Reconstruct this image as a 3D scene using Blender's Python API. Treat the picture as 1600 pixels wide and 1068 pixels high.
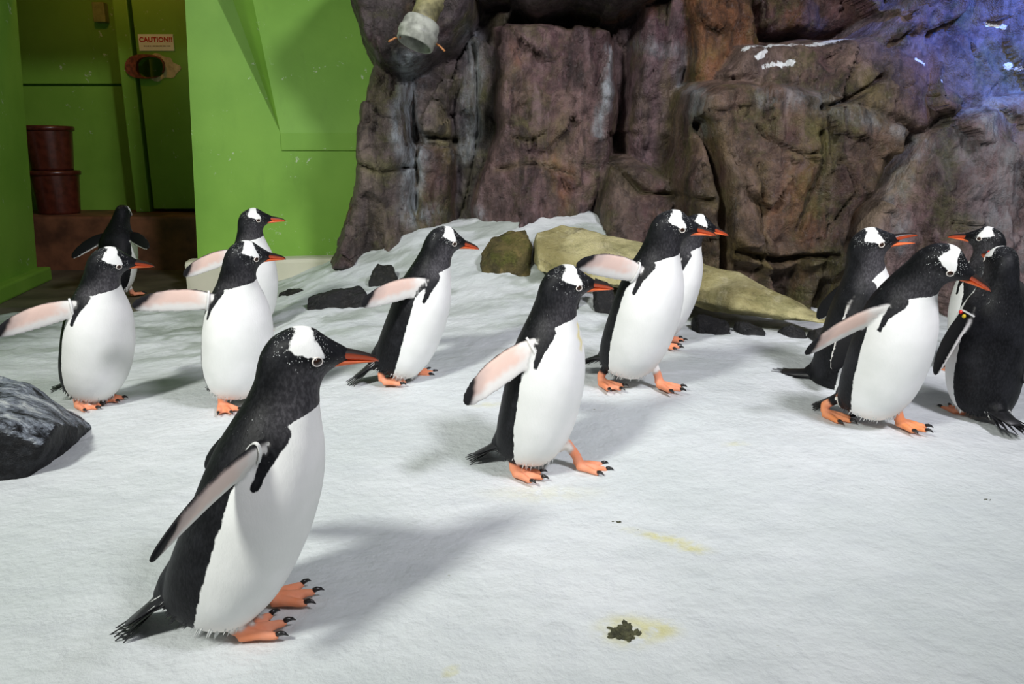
import bpy, bmesh, math, random
import numpy as np
from mathutils import Matrix, Vector, kdtree

for _o in list(bpy.data.objects):
    bpy.data.objects.remove(_o, do_unlink=True)
scene = bpy.context.scene
COL = scene.collection
random.seed(7)

import math
# ---- camera numbers and penguin anatomy (pure numpy) ----
CAM_H, CAM_F, CAM_HORIZON = 1.00, 1200.0, 240.0
PITCH = math.atan((534.0 - CAM_HORIZON) / CAM_F)
CP, SP = math.cos(PITCH), math.sin(PITCH)

def ray(px, py):
    """direction (with unit depth along the optical axis) of a photograph pixel"""
    u, v = (px - 800.0) / CAM_F, (534.0 - py) / CAM_F
    return np.array([u, CP + v * SP, -SP + v * CP])

def at_depth(px, py, Y):
    """world point seen at a pixel, Y metres in front of the camera along the floor"""
    d = ray(px, py)
    return np.array([0, 0, CAM_H]) + d * (Y / d[1])

def at_height(px, py, z):
    d = ray(px, py)
    return np.array([0, 0, CAM_H]) + d * ((z - CAM_H) / d[2])

def project(P):
    x, y, z = P[..., 0], P[..., 1], P[..., 2] - CAM_H
    dep = y * CP - z * SP
    up = y * SP + z * CP
    return np.stack([800 + CAM_F * x / dep, 534 - CAM_F * up / dep], -1)

def rot(axis, a):
    c, s = math.cos(a), math.sin(a)
    if axis == 'x': return np.array([[1, 0, 0], [0, c, -s], [0, s, c]])
    if axis == 'y': return np.array([[c, 0, s], [0, 1, 0], [-s, 0, c]])
    return np.array([[c, -s, 0], [s, c, 0], [0, 0, 1]])

# horizontal slices of the upright bird: height s, back x, front x, half width, pointedness of the front
SLICES = np.array([
    [0.040, -0.050, 0.020, 0.030, 0.0],
    [0.050, -0.084, 0.046, 0.062, 0.0],
    [0.070, -0.102, 0.064, 0.086, 0.0],
    [0.100, -0.109, 0.080, 0.102, 0.0],
    [0.150, -0.112, 0.098, 0.116, 0.0],
    [0.220, -0.109, 0.110, 0.124, 0.0],
    [0.300, -0.104, 0.115, 0.125, 0.0],
    [0.370, -0.099, 0.112, 0.119, 0.0],
    [0.430, -0.092, 0.103, 0.108, 0.0],
    [0.480, -0.081, 0.089, 0.091, 0.0],
    [0.520, -0.072, 0.073, 0.073, 0.0],
    [0.555, -0.066, 0.060, 0.060, 0.0],
    [0.585, -0.062, 0.054, 0.053, 0.05],
    [0.605, -0.062, 0.060, 0.051, 0.20],
    [0.617, -0.061, 0.073, 0.050, 0.45],
    [0.628, -0.060, 0.092, 0.050, 0.70],
    [0.638, -0.057, 0.105, 0.050, 0.74],
    [0.650, -0.052, 0.106, 0.048, 0.74],
    [0.659, -0.047, 0.092, 0.045, 0.66],
    [0.668, -0.038, 0.070, 0.041, 0.48],
    [0.680, -0.020, 0.045, 0.032, 0.15],
    [0.688, -0.006, 0.031, 0.020, 0.0],
    [0.692, 0.008, 0.018, 0.004, 0.0]])
S_LO, S_HI = SLICES[0, 0], SLICES[-1, 0]

def slice_at(s):
    """smooth (monotone cubic) interpolation of the slice table"""
    s = np.clip(np.asarray(s, float), S_LO, S_HI)
    t, Y = SLICES[:, 0], SLICES[:, 1:]
    h = np.diff(t); d = np.diff(Y, axis=0) / h[:, None]
    m = np.zeros_like(Y)
    for k in range(1, len(t) - 1):
        a, b = d[k - 1], d[k]
        ok = a * b > 0
        w1, w2 = 2 * h[k] + h[k - 1], h[k] + 2 * h[k - 1]
        m[k] = np.where(ok, (w1 + w2) / (w1 / np.where(ok, a, 1) + w2 / np.where(ok, b, 1)), 0)
    m[0], m[-1] = d[0], d[-1]
    i = np.clip(np.searchsorted(t, s, side='right') - 1, 0, len(t) - 2)
    u = ((s - t[i]) / h[i])[..., None]; hh = h[i][..., None]
    return ((2*u**3 - 3*u**2 + 1) * Y[i] + (u**3 - 2*u**2 + u) * hh * m[i]
            + (-2*u**3 + 3*u**2) * Y[i + 1] + (u**3 - u**2) * hh * m[i + 1])

def smooth01(a, b, x):
    t = np.clip((x - a) / (b - a), 0, 1)
    return t * t * (3 - 2 * t)

S_PIVOT = 0.09
DEFAULT = dict(x=0, y=3, z=0, sc=1.06, yaw=0, lean=8, roll=0, neck=0, hyaw=0, head=0, lift=0.0, width=1.0,
               fRa=35, fRb=45, fLa=35, fLb=45, pRx=0.02, pRy=-0.065, pRw=-8, pRz=0, pRp=0, pLx=0.02, pLy=0.065, pLw=8, pLz=0, pLp=0,
               tail=0)
RAD = math.pi / 180

def spine(p, n=140):
    """spine frames of the posed bird in its own (root) space"""
    S = np.linspace(S_LO, S_HI, n)
    A = rot('x', p['roll'] * RAD) @ rot('y', p['lean'] * RAD)
    R = np.zeros((n, 3, 3)); P = np.zeros((n, 3))
    for k, s in enumerate(S):
        f1 = smooth01(0.36, 0.56, s); f2 = smooth01(0.50, 0.61, s)
        R[k] = A @ rot('y', p['neck'] * RAD * f1) @ rot('z', p['hyaw'] * RAD * f2) @ rot('y', p['head'] * RAD * f2)
    up = R[:, :, 2]; ds = S[1] - S[0]
    g = np.where(S < 0.55, 0.90, 1.0)                    # stocky trunk: slices below the neck sit closer together
    P[1:] = np.cumsum((up[1:] + up[:-1]) * 0.5 * ds * g[1:, None], axis=0)
    k0 = np.searchsorted(S, S_PIVOT)
    P += np.array([0, 0, S_PIVOT * 0.9 + p['lift']]) - P[k0]
    return S, R, P

class Bird:
    def __init__(self, **kw):
        self.p = dict(DEFAULT); self.p.update(kw); p = self.p
        self.S, self.R, self.P = spine(p)
        self.rootR = rot('z', p['yaw'] * RAD)
        self.origin = np.array([p['x'], p['y'], p['z']], float)
    def fr(self, s):
        k = np.interp(s, self.S, np.arange(len(self.S))); i = int(min(k, len(self.S) - 2)); t = k - i
        return self.P[i] * (1 - t) + self.P[i + 1] * t, self.R[int(round(k))]
    def loc(self, x, y, s):
        """rest coordinates (upright bird) to posed root space, metres before scale"""
        P, R = self.fr(s); return P + R @ np.array([x, y * self.p['width'], 0.0])
    def world(self, q):
        return self.origin + self.rootR @ (np.asarray(q) * self.p['sc'])
    def torso_frame(self):
        return self.fr(0.40)
    def flipper_frame(self, side):
        """side -1 right, +1 left: root point, direction, leading edge, dorsal normal"""
        p = self.p; k = 'R' if side < 0 else 'L'
        a, b = p['f%sa' % k] * RAD, p['f%sb' % k] * RAD
        P, R = self.fr(0.472)
        d = np.array([-math.sin(b), side * math.sin(a) * math.cos(b), -math.cos(a) * math.cos(b)])
        hint = np.array(p.get('hint' + k, (0.25, 0, 1.0)), float)
        c = hint - d * (hint @ d); c /= np.linalg.norm(c)
        n = np.cross(d, c) if side < 0 else np.cross(c, d)
        root = P + R @ np.array([0.0, side * 0.080 * p['width'], 0.0])
        return root, R @ d, R @ c, R @ n
    def foot_frame(self, side):
        p = self.p; k = 'R' if side < 0 else 'L'
        R = rot('z', p['p%sw' % k] * RAD) @ rot('y', p['p%sp' % k] * RAD)
        return np.array([p['p%sx' % k], p['p%sy' % k], p['p%sz' % k]]), R
    def tail_frame(self):
        P, R = self.fr(0.085)
        Rt = R @ rot('y', (-p_tail(self.p)) * RAD)
        return P + R @ np.array([-0.085, 0, 0]), Rt

def p_tail(p):
    return p['tail']
FLIP_LEN = 0.262
TAIL_LEN = 0.165
MID_CLAW = 0.118
EYE = (0.030, 0.641)
BILL_TIP = (0.160, 0.640)

def keypoints(B):
    out = {}
    out['crown'] = B.world(B.loc(0.012, 0, 0.684))
    for nm, sd in (('eyeR', -1), ('eyeL', 1)):
        out[nm] = B.world(B.loc(EYE[0], sd * 0.043, EYE[1]))
    out['bill'] = B.world(B.loc(BILL_TIP[0], 0, BILL_TIP[1]))
    for nm, sd in (('flR', -1), ('flL', 1)):
        r, d, c, n = B.flipper_frame(sd)
        out[nm] = B.world(r + d * FLIP_LEN * 0.97 - c * 0.036 - n * 0.028)
        out[nm + '0'] = B.world(r + d * 0.03)
    for nm, sd in (('ftR', -1), ('ftL', 1)):
        o, R = B.foot_frame(sd)
        out[nm] = B.world(o + R @ np.array([MID_CLAW, 0, 0.004]))
        out[nm + '0'] = B.world(o + np.array([0, 0, 0.03]))
    o, R = B.tail_frame()
    out['tail'] = B.world(o + R @ np.array([-TAIL_LEN * 0.86, 0, -TAIL_LEN * 0.52]))
    out['tail0'] = B.world(o)
    for nm, x, s in (('chest', 0.12, 0.36), ('nape', -0.06, 0.55), ('chin', 0.06, 0.585)):
        out[nm] = B.world(B.loc(x, 0, s))
    return out

# ---- snow surface: smooth spline through known ground heights (x, y, z) ----
GROUND = [(-0.57, 1.42, .035), (0.08, 2.28, .03), (0.46, 2.85, .115), (0.73, 3.62, .12), (-0.43, 3.02, .095), (-1.73, 2.9, .025),
          (-1.03, 2.65, .05), (-1.45, 4.1, .04), (-2.8, 5.3, .005), (1.27, 2.8, .065), (1.25, 2.52, .075), (1.80, 2.79, .04), (2.37, 3.9, .05),
          (0, 0.3, 0), (-1.5, 0.5, 0), (1.5, 0.5, 0), (-2.5, 1.5, .01), (2.5, 1.5, 0), (0.9, 1.5, .0), (-3.8, 4.2, .0), (-4.2, 5.6, 0.0), (3.6, 3.0, .05), (4.0, 4.5, .1),
          (-4.5, 0.5, 0), (4.5, 0.5, 0), (1.25, 4.35, .09), (1.7, 4.3, .08), (1.0, 4.55, .17), (2.3, 4.4, .09), (1.5, 4.9, .15)]
for _px, _py, _Y in ((560, 400, 5.2), (650, 375, 5.1), (740, 362, 5.1), (850, 445, 4.25), (700, 470, 4.2), (480, 482, 4.3), (400, 457, 5.3), (270, 472, 5.2),
                     (1100, 520, 3.75), (1230, 523, 3.7), (940, 352, 5.0), (610, 430, 4.8), (100, 480, 5.0), (950, 500, 3.75)):
    _q = at_depth(_px, _py, _Y); GROUND.append(tuple(_q))
_G = np.array(GROUND)
def _tps(r2): return np.where(r2 > 1e-12, r2 * np.log(r2 + 1e-12), 0)
def _fit_ground():
    X = _G[:, :2]; n = len(X)
    K = _tps(((X[:, None] - X[None]) ** 2).sum(-1)) + 0.03 * np.eye(n)
    A = np.zeros((n + 3, n + 3)); A[:n, :n] = K; A[:n, n] = 1; A[:n, n+1:] = X; A[n, :n] = 1; A[n+1:, :n] = X.T
    return np.linalg.solve(A, np.concatenate([_G[:, 2], np.zeros(3)]))
_GW = _fit_ground()
def ground(x, y):
    x, y = np.asarray(x, float), np.asarray(y, float)
    n = len(_G)
    r2 = (x[..., None] - _G[:, 0]) ** 2 + (y[..., None] - _G[:, 1]) ** 2
    return (_tps(r2) * _GW[:n]).sum(-1) + _GW[n] + _GW[n+1] * x + _GW[n+2] * y

# ---- camera, world, lamps, exposure ----
_cam = bpy.data.cameras.new('camera')
_cam.sensor_width = 36.0; _cam.sensor_fit = 'HORIZONTAL'
_cam.lens = CAM_F / 1600.0 * 36.0
_cam.clip_start = 0.05; _cam.clip_end = 60
cam = bpy.data.objects.new('camera', _cam)
cam.location = (0, 0, CAM_H); cam.rotation_euler = (math.pi / 2 - PITCH, 0, 0)
COL.objects.link(cam); scene.camera = cam

vs = scene.view_settings
vs.view_transform = 'Standard'; vs.look = 'None'; vs.gamma = 1.0; vs.use_curve_mapping = False
vs.exposure = 0.0

world = bpy.data.worlds.new('world'); scene.world = world
world.use_nodes = True
world.node_tree.nodes['Background'].inputs[0].default_value = (0.82, 0.90, 0.92, 1)
world.node_tree.nodes['Background'].inputs[1].default_value = 0.13

def lamp(name, kind, loc, target, energy, color, size=0.5, spot=None, blend=0.5):
    l = bpy.data.lights.new(name, kind); l.energy = energy; l.color = color
    if kind == 'AREA': l.shape = 'DISK'; l.size = size
    else: l.shadow_soft_size = size
    if spot: l.spot_size = spot * RAD; l.spot_blend = blend
    o = bpy.data.objects.new(name, l); COL.objects.link(o); o.location = loc
    o.rotation_euler = (Vector(target) - Vector(loc)).to_track_quat('-Z', 'Y').to_euler()
    return o
# ceiling lamps of the enclosure, above the visitors' glass and over the snow
lamp('ceiling_spot_front_offscreen', 'SPOT', (-3.0, -1.6, 4.6), (0.4, 4.6, 0.0), 1500, (0.985, 1.0, 0.93), 0.45, 70, 1.0)
lamp('ceiling_spot_side_offscreen', 'SPOT', (2.6, -0.2, 4.4), (-0.3, 5.2, 0.5), 1100, (0.95, 0.93, 1.0), 0.45, 84, 1.0)
lamp('ceiling_spot_blue_offscreen', 'SPOT', (3.3, 2.6, 3.5), (3.0, 4.9, 2.05), 1500, (0.05, 0.20, 1.0), 0.12, 40, 0.9)
lamp('doorway_lamp_offscreen', 'POINT', (-3.3, 6.45, 2.85), (0, 0, 0), 9, (1.0, 0.38, 0.12), 0.06)

# ---- helpers: objects, tags, nodes, noise ----
def link(name, mesh, mat=None, parent=None):
    o = bpy.data.objects.new(name, mesh); COL.objects.link(o)
    if mat is not None:
        mesh.materials.clear(); mesh.materials.append(mat)
    if parent is not None: o.parent = parent
    return o

def tag(o, label=None, cat=None, group=None, kind=None):
    if label: o['label'] = label
    if cat: o['category'] = cat
    if group: o['group'] = group
    if kind: o['kind'] = kind
    return o

def empty(name, loc=(0, 0, 0), rz=0.0, scale=1.0):
    o = bpy.data.objects.new(name, None); COL.objects.link(o)
    o.location = loc; o.rotation_euler = (0, 0, rz); o.scale = (scale,) * 3
    o.empty_display_size = 0.05
    return o

def mesh_from(name, V, F, smooth=True):
    me = bpy.data.meshes.new(name)
    me.from_pydata([tuple(v) for v in V], [], [tuple(f) for f in F]); me.update()
    if smooth: me.polygons.foreach_set('use_smooth', [True] * len(me.polygons))
    return me

def grid_mesh(name, P, keep=None, smooth=True):
    """P: (n, m, 3) array of points"""
    n, m = P.shape[:2]
    idx = np.arange(n * m).reshape(n, m)
    Q = np.stack([idx[:-1, :-1], idx[1:, :-1], idx[1:, 1:], idx[:-1, 1:]], -1).reshape(-1, 4)
    if keep is not None:
        k = keep.reshape(-1); Q = Q[k[Q].any(1)]
    me = bpy.data.meshes.new(name)
    me.vertices.add(n * m); me.vertices.foreach_set('co', P.astype(np.float32).ravel())
    me.loops.add(Q.size); me.loops.foreach_set('vertex_index', Q.astype(np.int32).ravel())
    me.polygons.add(len(Q)); me.polygons.foreach_set('loop_start', np.arange(0, Q.size, 4, dtype=np.int32))
    me.update(calc_edges=True); me.validate()
    if smooth: me.polygons.foreach_set('use_smooth', [True] * len(me.polygons))
    return me

def set_float(me, name, vals):
    a = me.attributes.new(name, 'FLOAT', 'POINT'); a.data.foreach_set('value', np.asarray(vals, np.float32))
def set_color(me, name, rgba):
    a = me.attributes.new(name, 'FLOAT_COLOR', 'POINT'); a.data.foreach_set('color', np.asarray(rgba, np.float32).ravel())

def coords(me):
    a = np.zeros(len(me.vertices) * 3, np.float32); me.vertices.foreach_get('co', a); return a.reshape(-1, 3).astype(float)

def remeshed(me, voxel, smooth_iter=0, smooth_fac=0.5):
    """one closed skin around a soup of closed shells"""
    o = bpy.data.objects.new('tmp', me); COL.objects.link(o)
    r = o.modifiers.new('r', 'REMESH'); r.mode = 'VOXEL'; r.voxel_size = voxel; r.use_smooth_shade = True
    if smooth_iter:
        s = o.modifiers.new('s', 'SMOOTH'); s.factor = smooth_fac; s.iterations = smooth_iter
    dg = bpy.context.evaluated_depsgraph_get(); dg.update()
    out = bpy.data.meshes.new_from_object(o.evaluated_get(dg))
    bpy.data.objects.remove(o, do_unlink=True)
    return out

# gradient noise on numpy arrays
_PERM = np.random.RandomState(3).permutation(256); _PERM = np.concatenate([_PERM, _PERM, _PERM])
_GR = np.random.RandomState(5).normal(size=(256, 3)); _GR /= np.linalg.norm(_GR, axis=1)[:, None]
def perlin(P):
    P = np.asarray(P, float); i = np.floor(P).astype(int); f = P - i; i = i & 255
    u = f * f * f * (f * (f * 6 - 15) + 10); out = 0
    for dx in (0, 1):
        for dy in (0, 1):
            for dz in (0, 1):
                h = _PERM[_PERM[_PERM[(i[..., 0] + dx) & 255] + ((i[..., 1] + dy) & 255)] + ((i[..., 2] + dz) & 255)]
                g = _GR[h]
                w = (u[..., 0] if dx else 1 - u[..., 0]) * (u[..., 1] if dy else 1 - u[..., 1]) * (u[..., 2] if dz else 1 - u[..., 2])
                out = out + w * (g[..., 0] * (f[..., 0] - dx) + g[..., 1] * (f[..., 1] - dy) + g[..., 2] * (f[..., 2] - dz))
    return out
def fbm(P, octv=4, gain=0.5, ridged=False):
    a, s, out = 1.0, 1.0, 0
    for k in range(octv):
        n = perlin(P * s + 17.3 * k)
        out = out + a * ((0.35 - np.abs(n)) if ridged else n); a *= gain; s *= 2.03
    return out

def poly_sd(poly, x, y):
    """signed distance to a polygon, negative inside"""
    poly = np.asarray(poly, float); n = len(poly)
    d = np.full(np.shape(x), 1e9); ins = np.zeros(np.shape(x), bool)
    for k in range(n):
        a, b = poly[k], poly[(k + 1) % n]; ex, ey = b - a
        t = np.clip(((x - a[0]) * ex + (y - a[1]) * ey) / (ex * ex + ey * ey + 1e-12), 0, 1)
        d = np.minimum(d, np.hypot(x - a[0] - t * ex, y - a[1] - t * ey))
        c = (a[1] > y) != (b[1] > y)
        xi = a[0] + (y - a[1]) / (ey if abs(ey) > 1e-12 else 1e-12) * ex
        ins ^= c & (x < xi)
    return np.where(ins, -d, d)

class NT:
    """tiny node-tree builder"""
    def __init__(self, name):
        self.m = bpy.data.materials.new(name); self.m.use_nodes = True
        self.t = self.m.node_tree; self.b = self.t.nodes['Principled BSDF']
    def n(self, kind, **kw):
        nd = self.t.nodes.new(kind)
        for k, v in kw.items(): setattr(nd, k, v)
        return nd
    def put(self, nd, key, v):
        s = nd.inputs[key]
        if hasattr(v, 'is_linked'): self.t.links.new(v, s)
        else:
            if isinstance(v, (tuple, list)) and len(v) == 3 and s.type == 'RGBA': v = (*v, 1)
            s.default_value = v
    def bsdf(self, **kw):
        for k, v in kw.items(): self.put(self.b, k.replace('_', ' '), v)
        return self
    def attr(self, name, out='Color'):
        a = self.n('ShaderNodeAttribute'); a.attribute_name = name; return a.outputs[out]
    def obj(self):
        return self.n('ShaderNodeTexCoord').outputs['Object']
    def pos(self):
        return self.n('ShaderNodeNewGeometry').outputs['Position']
    def mapv(self, v, scale=(1, 1, 1), loc=(0, 0, 0), rot=(0, 0, 0)):
        m = self.n('ShaderNodeMapping'); self.put(m, 'Vector', v); m.inputs['Scale'].default_value = scale
        m.inputs['Location'].default_value = loc; m.inputs['Rotation'].default_value = rot; return m.outputs[0]
    def noise(self, v, scale, detail=4, rough=0.55, dist=0.0):
        nd = self.n('ShaderNodeTexNoise'); self.put(nd, 'Vector', v)
        nd.inputs['Scale'].default_value = scale; nd.inputs['Detail'].default_value = detail
        nd.inputs['Roughness'].default_value = rough; nd.inputs['Distortion'].default_value = dist; return nd.outputs[0]
    def voro(self, v, scale, feature='F1'):
        nd = self.n('ShaderNodeTexVoronoi'); nd.feature = feature; self.put(nd, 'Vector', v); nd.inputs['Scale'].default_value = scale
        return nd.outputs['Distance']
    def math(self, op, a, b=0.0, clamp=False):
        nd = self.n('ShaderNodeMath', operation=op); nd.use_clamp = clamp; self.put(nd, 0, a); self.put(nd, 1, b); return nd.outputs[0]
    def ramp(self, v, lo, hi, a=0.0, b=1.0):
        nd = self.n('ShaderNodeMapRange'); nd.interpolation_type = 'SMOOTHSTEP'; self.put(nd, 0, v)
        for k, q in zip((1, 2, 3, 4), (lo, hi, a, b)): nd.inputs[k].default_value = q
        return nd.outputs[0]
    def mix(self, f, a, b, blend='MIX'):
        nd = self.n('ShaderNodeMix', data_type='RGBA', blend_type=blend); nd.clamp_factor = True
        self.put(nd, 0, f)
        for k, v in ((6, a), (7, b)):
            if hasattr(v, 'is_linked'): self.t.links.new(v, nd.inputs[k])
            else: nd.inputs[k].default_value = (*v, 1) if len(v) == 3 else v
        return nd.outputs[2]
    def bump(self, h, strength=0.3, dist=0.01, normal=None):
        nd = self.n('ShaderNodeBump'); nd.inputs['Strength'].default_value = strength; nd.inputs['Distance'].default_value = dist
        self.put(nd, 'Height', h)
        if normal is not None: self.put(nd, 'Normal', normal)
        return nd.outputs[0]

def plain(name, color, rough=0.6, vary=0.15, scale=20.0, metallic=0.0, bump=0.0):
    k = NT(name); o = k.obj(); nz = k.noise(o, scale)
    c = k.mix(k.ramp(nz, 0.3, 0.7), tuple(x * (1 - vary) for x in color), tuple(min(1, x * (1 + vary)) for x in color))
    k.bsdf(Base_Color=c, Roughness=rough, Metallic=metallic)
    if bump: k.bsdf(Normal=k.bump(nz, bump, 0.005))
    return k.m

# ---- snow ----
def mat_snow():
    k = NT('snow'); p = k.pos()
    n1 = k.noise(p, 0.9, 5, 0.6); n2 = k.noise(k.mapv(p, (1, 2.2, 1)), 5.0, 5, 0.6)
    c = k.mix(k.ramp(n1, 0.35, 0.65), (0.58, 0.62, 0.625), (0.70, 0.725, 0.745))
    c = k.mix(k.math('MULTIPLY', k.ramp(n2, 0.45, 0.75), 0.35), c, (0.50, 0.53, 0.56))
    c = k.mix(k.attr('slush', 'Fac'), c, k.mix(k.ramp(n2, 0.3, 0.7), (0.27, 0.31, 0.27), (0.40, 0.44, 0.40)))
    c = k.mix(k.math('MULTIPLY', k.attr('stain', 'Fac'), k.ramp(k.noise(p, 30, 4), 0.25, 0.6)), c, (0.62, 0.58, 0.22))
    spot = k.ramp(k.voro(k.mapv(p, (1, 1, 0.2)), 9.0), 0.045, 0.02)
    spot = k.math('MULTIPLY', spot, k.ramp(k.noise(p, 2.1, 2), 0.5, 0.62))
    c = k.mix(k.math('MULTIPLY', spot, 0.75), c, (0.17, 0.17, 0.06))
    h = k.math('ADD', k.noise(p, 42, 4, 0.6), k.math('MULTIPLY', k.noise(p, 11, 3), 2.0))
    k.bsdf(Base_Color=c, Roughness=0.62, Normal=k.bump(h, 0.5, 0.010))
    k.b.inputs['Specular IOR Level'].default_value = 0.3
    return k.m
M_SNOW = mat_snow()
_x = np.linspace(-4.6, 4.6, 461)
_y = np.concatenate([np.linspace(0.1, 3.6, 231), np.linspace(3.62, 6.3, 136)])
GX, GY = np.meshgrid(_x, _y, indexing='ij')
_P3 = np.stack([GX, GY, 0 * GX], -1)
def snow_height(X, Y):
    P = np.stack([X, Y, 0 * X], -1)
    Yc = np.minimum(Y, 5.3)
    z = ground(X, Yc)
    z = z * smooth01(-4.0, -2.0, X) + 0 * z if False else z
    r = 0.35 + 0.65 * smooth01(3.3, 4.4, Y)
    return z + 0.018 * fbm(P * np.array([1.6, 2.6, 1]), 4) * r + 0.016 * fbm(P * 7, 5) * (0.2 + smooth01(3.0, 4.2, Y)) + 0.0032 * fbm(P * 40, 2)
GZ = snow_height(GX, GY)
GZ = GZ - 0.06 * smooth01(4.75, 5.15, GY + 0.35 * fbm(_P3 * 1.7 + 8, 4)) * smooth01(-1.75, -2.1, GX)
_snow = grid_mesh('snow_ground', np.stack([GX, GY, GZ], -1))
set_float(_snow, 'slush', (0.75 * smooth01(-0.02, 0.28, fbm(_P3 * np.array([2.2, 5.0, 1]) + 3, 5, 0.6)) * smooth01(3.0, 4.2, GY + 0.9 * fbm(_P3 * 1.1 + 6, 3))).clip(0, 1).ravel())
def _blob(px, py, rx, ry, ang=0.0):
    q = at_height(px, py, float(ground(*at_height(px, py, 0.02)[:2]))); dx, dy = GX - q[0], GY - q[1]
    c, s = math.cos(ang), math.sin(ang); u, v = (dx * c + dy * s) / rx, (-dx * s + dy * c) / ry
    return smooth01(1.0, 0.15, np.hypot(u, v))
STAIN = np.maximum.reduce([_blob(985, 985, .10, .08), _blob(1040, 842, .16, .025, -0.5), _blob(1080, 858, .06, .02, -0.4), _blob(1030, 985, .06, .05), _blob(705, 1048, .02, .02),
                           0.5 * _blob(1150, 687, .06, .02), 0.4 * _blob(760, 620, .10, .03), 0.25 * _blob(850, 470, .25, .08), 0.5 * _blob(1500, 640, .12, .08)])
set_float(_snow, 'stain', STAIN.ravel() * 0.8)
snow = link('floor', _snow, M_SNOW); tag(snow, kind='structure')

# ---- rock ----
def mat_rock(name, c1, c2, c3, streak=0.6, moss=0.3, wet=0.35, use_attr=False, scale=1.0, bump=0.8):
    k = NT(name); p = k.pos()
    big = k.noise(p, 1.7 * scale, 6, 0.65, 0.6); mid = k.noise(p, 7 * scale, 6, 0.7, 0.3); fine = k.noise(p, 42 * scale, 5, 0.7)
    st = k.noise(k.mapv(p, (5.5, 5.5, 0.9), rot=(0, 0.12, 0)), 1.6 * scale, 5, 0.65, 0.4)
    c = k.mix(k.ramp(big, 0.36, 0.64), c1, c2)
    if use_attr:
        c = k.mix(0.84, c, k.attr('tone'), 'MIX')
        c = k.mix(k.math('MULTIPLY', k.ramp(k.noise(k.mapv(p, (1, 1, 0.6)), 2.6, 4, 0.6), 0.50, 0.66), 0.55), c, (0.060, 0.024, 0.034))
        c = k.mix(k.math('MULTIPLY', k.ramp(k.noise(k.mapv(p, (1, 1, 0.5), loc=(7, 3, 1)), 2.1, 4, 0.6), 0.53, 0.68), 0.55), c, (0.085, 0.072, 0.022))
        c = k.mix(k.math('MULTIPLY', k.ramp(k.noise(k.mapv(p, (1, 1, 0.4), loc=(2, 9, 4)), 1.9, 5, 0.6), 0.56, 0.70), 0.6), c, (0.15, 0.060, 0.018))
        mot = k.ramp(k.noise(k.mapv(p, (1, 1, 0.75), loc=(4, 4, 8)), 4.2, 9, 0.78, 0.5), 0.30, 0.72, 0.25, 1.95)
        c = k.mix(1.0, c, mot, 'MULTIPLY')
        run = k.ramp(k.noise(k.mapv(p, (7, 7, 0.55), loc=(1, 1, 5)), 1.5, 5, 0.65, 0.3), 0.50, 0.66)
        c = k.mix(k.math('MULTIPLY', run, 0.6), c, (0.014, 0.010, 0.010))
    c = k.mix(k.math('MULTIPLY', k.ramp(st, 0.52, 0.72), streak), c, k.mix(0.7, c3, k.mix(1.0, k.attr('tone'), (1.9, 1.9, 2.1), 'MULTIPLY')) if use_attr else c3)
    grime = k.noise(k.mapv(p, loc=(11, 5, 2)), 6 * scale, 6, 0.7, 0.3); fleck = k.noise(k.mapv(p, loc=(3, 8, 6)), 42 * scale, 5, 0.7)
    c = k.mix(k.math('MULTIPLY', k.ramp(grime, 0.46, 0.28), 0.6), c, (0.012, 0.010, 0.010))
    c = k.mix(k.math('MULTIPLY', k.ramp(fleck, 0.52, 0.76), 0.22), c, k.mix(0.3, c3, (0.55, 0.52, 0.50)))
    mo = k.math('MULTIPLY', k.ramp(k.noise(p, 3.1 * scale, 5, 0.7), 0.50, 0.66), moss)
    c = k.mix(mo, c, k.mix(k.ramp(fleck, 0.3, 0.7), (0.035, 0.042, 0.006), (0.13, 0.135, 0.025)))
    if use_attr:
        sn = k.math('MULTIPLY', k.attr('stain', 'Fac'), k.ramp(k.noise(k.mapv(p, (1, 1, 0.3)), 8, 6, 0.75), 0.36, 0.70))
        c = k.mix(sn, c, (0.40, 0.45, 0.49))
        sn = k.ramp(k.math('ADD', k.attr('snow', 'Fac'), k.math('MULTIPLY', k.math('SUBTRACT', k.noise(p, 17, 5, 0.75), 0.5), 2.2)), 0.60, 0.72)
        c = k.mix(sn, c, (0.72, 0.74, 0.76))
    h = k.math('ADD', k.math('MULTIPLY', mid, 1.2), k.math('ADD', k.math('MULTIPLY', fine, 0.5), k.math('MULTIPLY', k.noise(p, 130, 3, 0.7), 0.2)))
    k.bsdf(Base_Color=c, Roughness=k.mix(k.ramp(mid, 0.3, 0.7), (wet, wet, wet), (0.85, 0.85, 0.85)), Normal=k.bump(h, bump, 0.035))
    k.b.inputs['Specular IOR Level'].default_value = 0.35
    return k.m
M_CRAG = mat_rock('crag_rock', (0.040, 0.027, 0.024), (0.13, 0.095, 0.09), (0.24, 0.19, 0.21), 0.5, 0.35, 0.35, True)
M_MOSSY = mat_rock('mossy_rock', (0.30, 0.26, 0.11), (0.66, 0.60, 0.32), (0.72, 0.66, 0.44), 0.5, 0.42, 0.6, scale=1.3)
M_BLACK = mat_rock('black_rock', (0.008, 0.008, 0.009), (0.020, 0.020, 0.022), (0.045, 0.04, 0.03), 0.3, 0.05, 0.25)
M_WET_OLD = lambda: mat_rock('wet_dark_rock', (0.010, 0.010, 0.013), (0.03, 0.033, 0.045), (0.22, 0.24, 0.32), 0.6, 0.08, 0.22, scale=1.6)

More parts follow.
